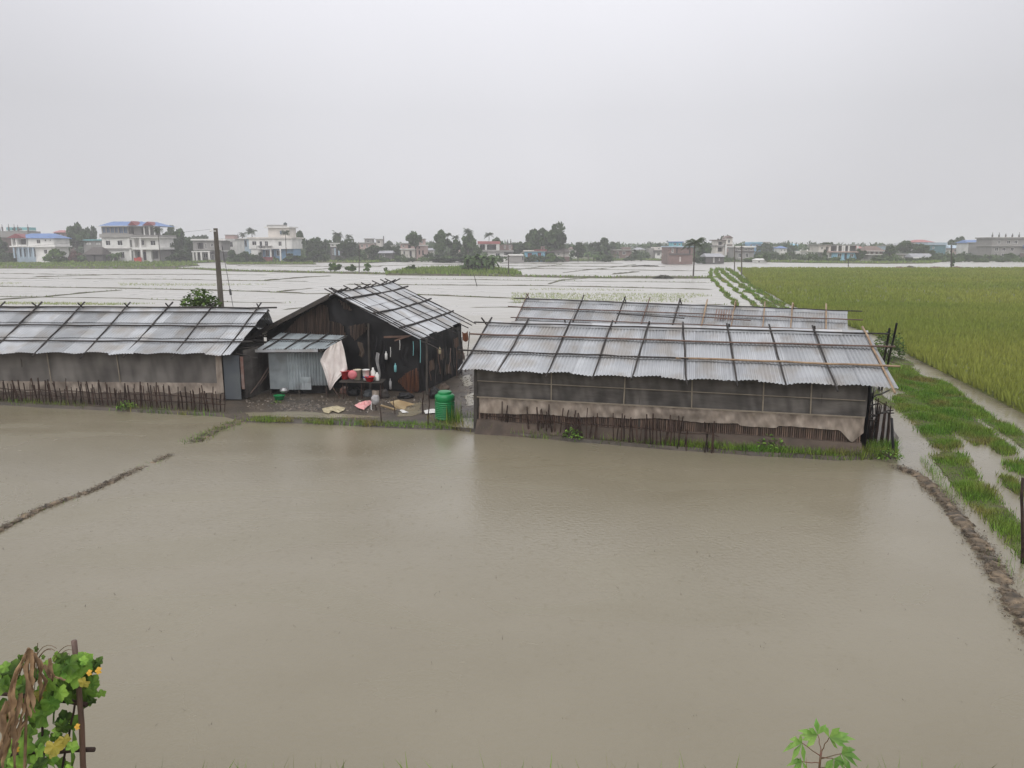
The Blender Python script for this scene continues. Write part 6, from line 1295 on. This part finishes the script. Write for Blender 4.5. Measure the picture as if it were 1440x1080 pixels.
def ribbon(pts, wd, dy, tn):
    q = [fq(x, y, dy) for x, y in pts]; c = []
    for i in range(len(q) - 1):
        for k in range(4): c.append(q[i].lerp(q[i + 1], k / 4))
    c.append(q[-1]); n = len(c); L_, R_ = [], []
    for i, v in enumerate(c):
        w_ = wd * (math.sin(math.pi * (.12 + .88 * i / (n - 1))) ** .7 + .05); s = Vector((1, .5 * math.sin(i * .9), .15)).normalized() * w_ / 2; o = Vector((rnd(-.004, .004), rnd(-.012, .012), 0)); L_.append(m.p(v - s + o, tn)); R_.append(m.p(v + s + o, min(1, tn + .25)))
    md = [m.p(v + Vector((0, -.012, 0)), max(0, tn - .2)) for v in c]
    for i in range(n - 1): m.f.append([L_[i], md[i], md[i + 1], L_[i + 1]]); m.f.append([md[i], R_[i], R_[i + 1], md[i + 1]])
for pts, wd in (([(40, 912), (46, 930), (44, 960), (38, 990), (42, 1010)], .060), ([(40, 912), (36, 940), (44, 975), (48, 1000)], .05), ([(44, 915), (58, 935), (60, 960), (54, 985)], .045), ([(34, 925), (22, 950), (18, 985), (14, 1015)], .065), ([(22, 945), (16, 980), (20, 1010), (8, 1040)], .06), ([(28, 975), (30, 1000), (20, 1030), (22, 1060)], .06), ([(10, 985), (4, 1010), (6, 1040), (-4, 1075)], .08), ([(14, 1000), (22, 1020), (10, 1050), (2, 1085)], .07), ([(38, 1010), (26, 1030), (20, 1055), (24, 1080)], .05), ([(70, 925), (72, 945), (76, 955)], .04), ([(62, 935), (72, 950), (90, 955)], .03), ([(2, 1000), (8, 1030), (0, 1060)], .07), ([(40, 912), (32, 925), (26, 950)], .03)):
    for _ in range(2): ribbon([(x + rnd(-5, 5), y + rnd(-3, 3)) for x, y in pts[:1]] * 0 + [(x + rnd(-4, 4) * (i_ > 0), y + rnd(-4, 4) * (i_ > 0)) for i_, (x, y) in enumerate(pts)], wd * rnd(.34, .66), rnd(-.26, -.14), rnd(.0, 1))
m.build('dry_leaves', M['corn'], CN, True)
m = MB(); m.stick(Vector((fq(10, 1090).x, YF - .18, .5)), fq(40, 911, -.18), .011, .01, 6, 8, .6); m.build('stalk', M['corn'], CN, True)
YC = 4.6
def cq_(px, py, dy=0.0): return at(px, py + 7, YC + dy)
CS = thing('leafy_seedling', 'young lobed-leaf seedling rising at the bottom edge of the picture', 'plant', (cq_(1155, 1090).x, YC, .5))
m = MB(); t0 = cq_(1155, 1048); m.stick(Vector((cq_(1150, 1090).x, YC, .45)), t0, .010, .004, 6, 8, .7); m.build('stem', M['redstem'], CS, True)
for (jx, jy), (px, py), s, az, fold in (((1155, 1050), (1150, 1026), 40, 2.6, .2), ((1155, 1050), (1166, 1030), 42, .3, .25), ((1155, 1057), (1128, 1038), 36, 3.3, .5), ((1155, 1060), (1183, 1053), 38, -.25, .5), ((1153, 1066), (1128, 1064), 26, 3.5, .5), ((1156, 1058), (1172, 1060), 30, -.9, .8), ((1153, 1072), (1190, 1078), 24, -.6, .5)):
    c = cq_(px, py, rnd(-.08, .08)); m = MB(); sz = s * YC / F * .9; ce = m.p(c)
    m.tone = rnd(.2, .9)
    for k in range(7):                                        # palmate lobes
        t = az + (k - 3) * .50; ln = sz * (1 - .10 * abs(k - 3)) * rnd(.9, 1.1); dx = math.cos(t); dy_ = -math.sin(t) * .6 if False else rnd(-.5, .3); up = math.sin(t) * .55 + .12
        dirv = Vector((dx, dy_ * .8, up)).normalized(); sv = dirv.cross(Vector((0, -.6, .8))).normalized() * sz * .13
        mid = c + dirv * ln * .55; tip = c + dirv * ln + Vector((0, 0, -ln * fold * .8)); i = [m.p(x) for x in (mid + sv + Vector((0, 0, -.01)), tip, mid - sv + Vector((0, 0, -.01)))]; mi_ = m.p(mid + Vector((0, 0, .012)))
        m.f += [[ce, i[0], mi_], [i[0], i[1], mi_], [i[1], i[2], mi_], [i[2], ce, mi_]]
    lf = m.build('leaf', M['castor'], CS)
    m = MB(); m.stick(cq_(jx, jy), c, .0035, .004, 5, 4); m.build('leaf_stalk', M['redstem'], lf)

# ------------------------------------------------------------------ rain haze: a closed box of air round everything
m = MB(); m.box((0, 1000, 14.5), (3600, 3200, 31.0)); hz = m.build('haze', bpy.data.materials.new('haze'))
hm = hz.data.materials[0]; hm.use_nodes = True; ht = hm.node_tree; ht.nodes.clear()
ho = ht.nodes.new('ShaderNodeOutputMaterial'); hv = ht.nodes.new('ShaderNodeVolumePrincipled'); ht.links.new(hv.outputs[0], ho.inputs['Volume'])
hv.inputs['Color'].default_value = (.965, .965, 1.0, 1); hv.inputs['Density'].default_value = .00080; hv.inputs['Anisotropy'].default_value = .1
tag(hz, 'pale rain haze hanging over the flooded fields', 'haze', kind='stuff')
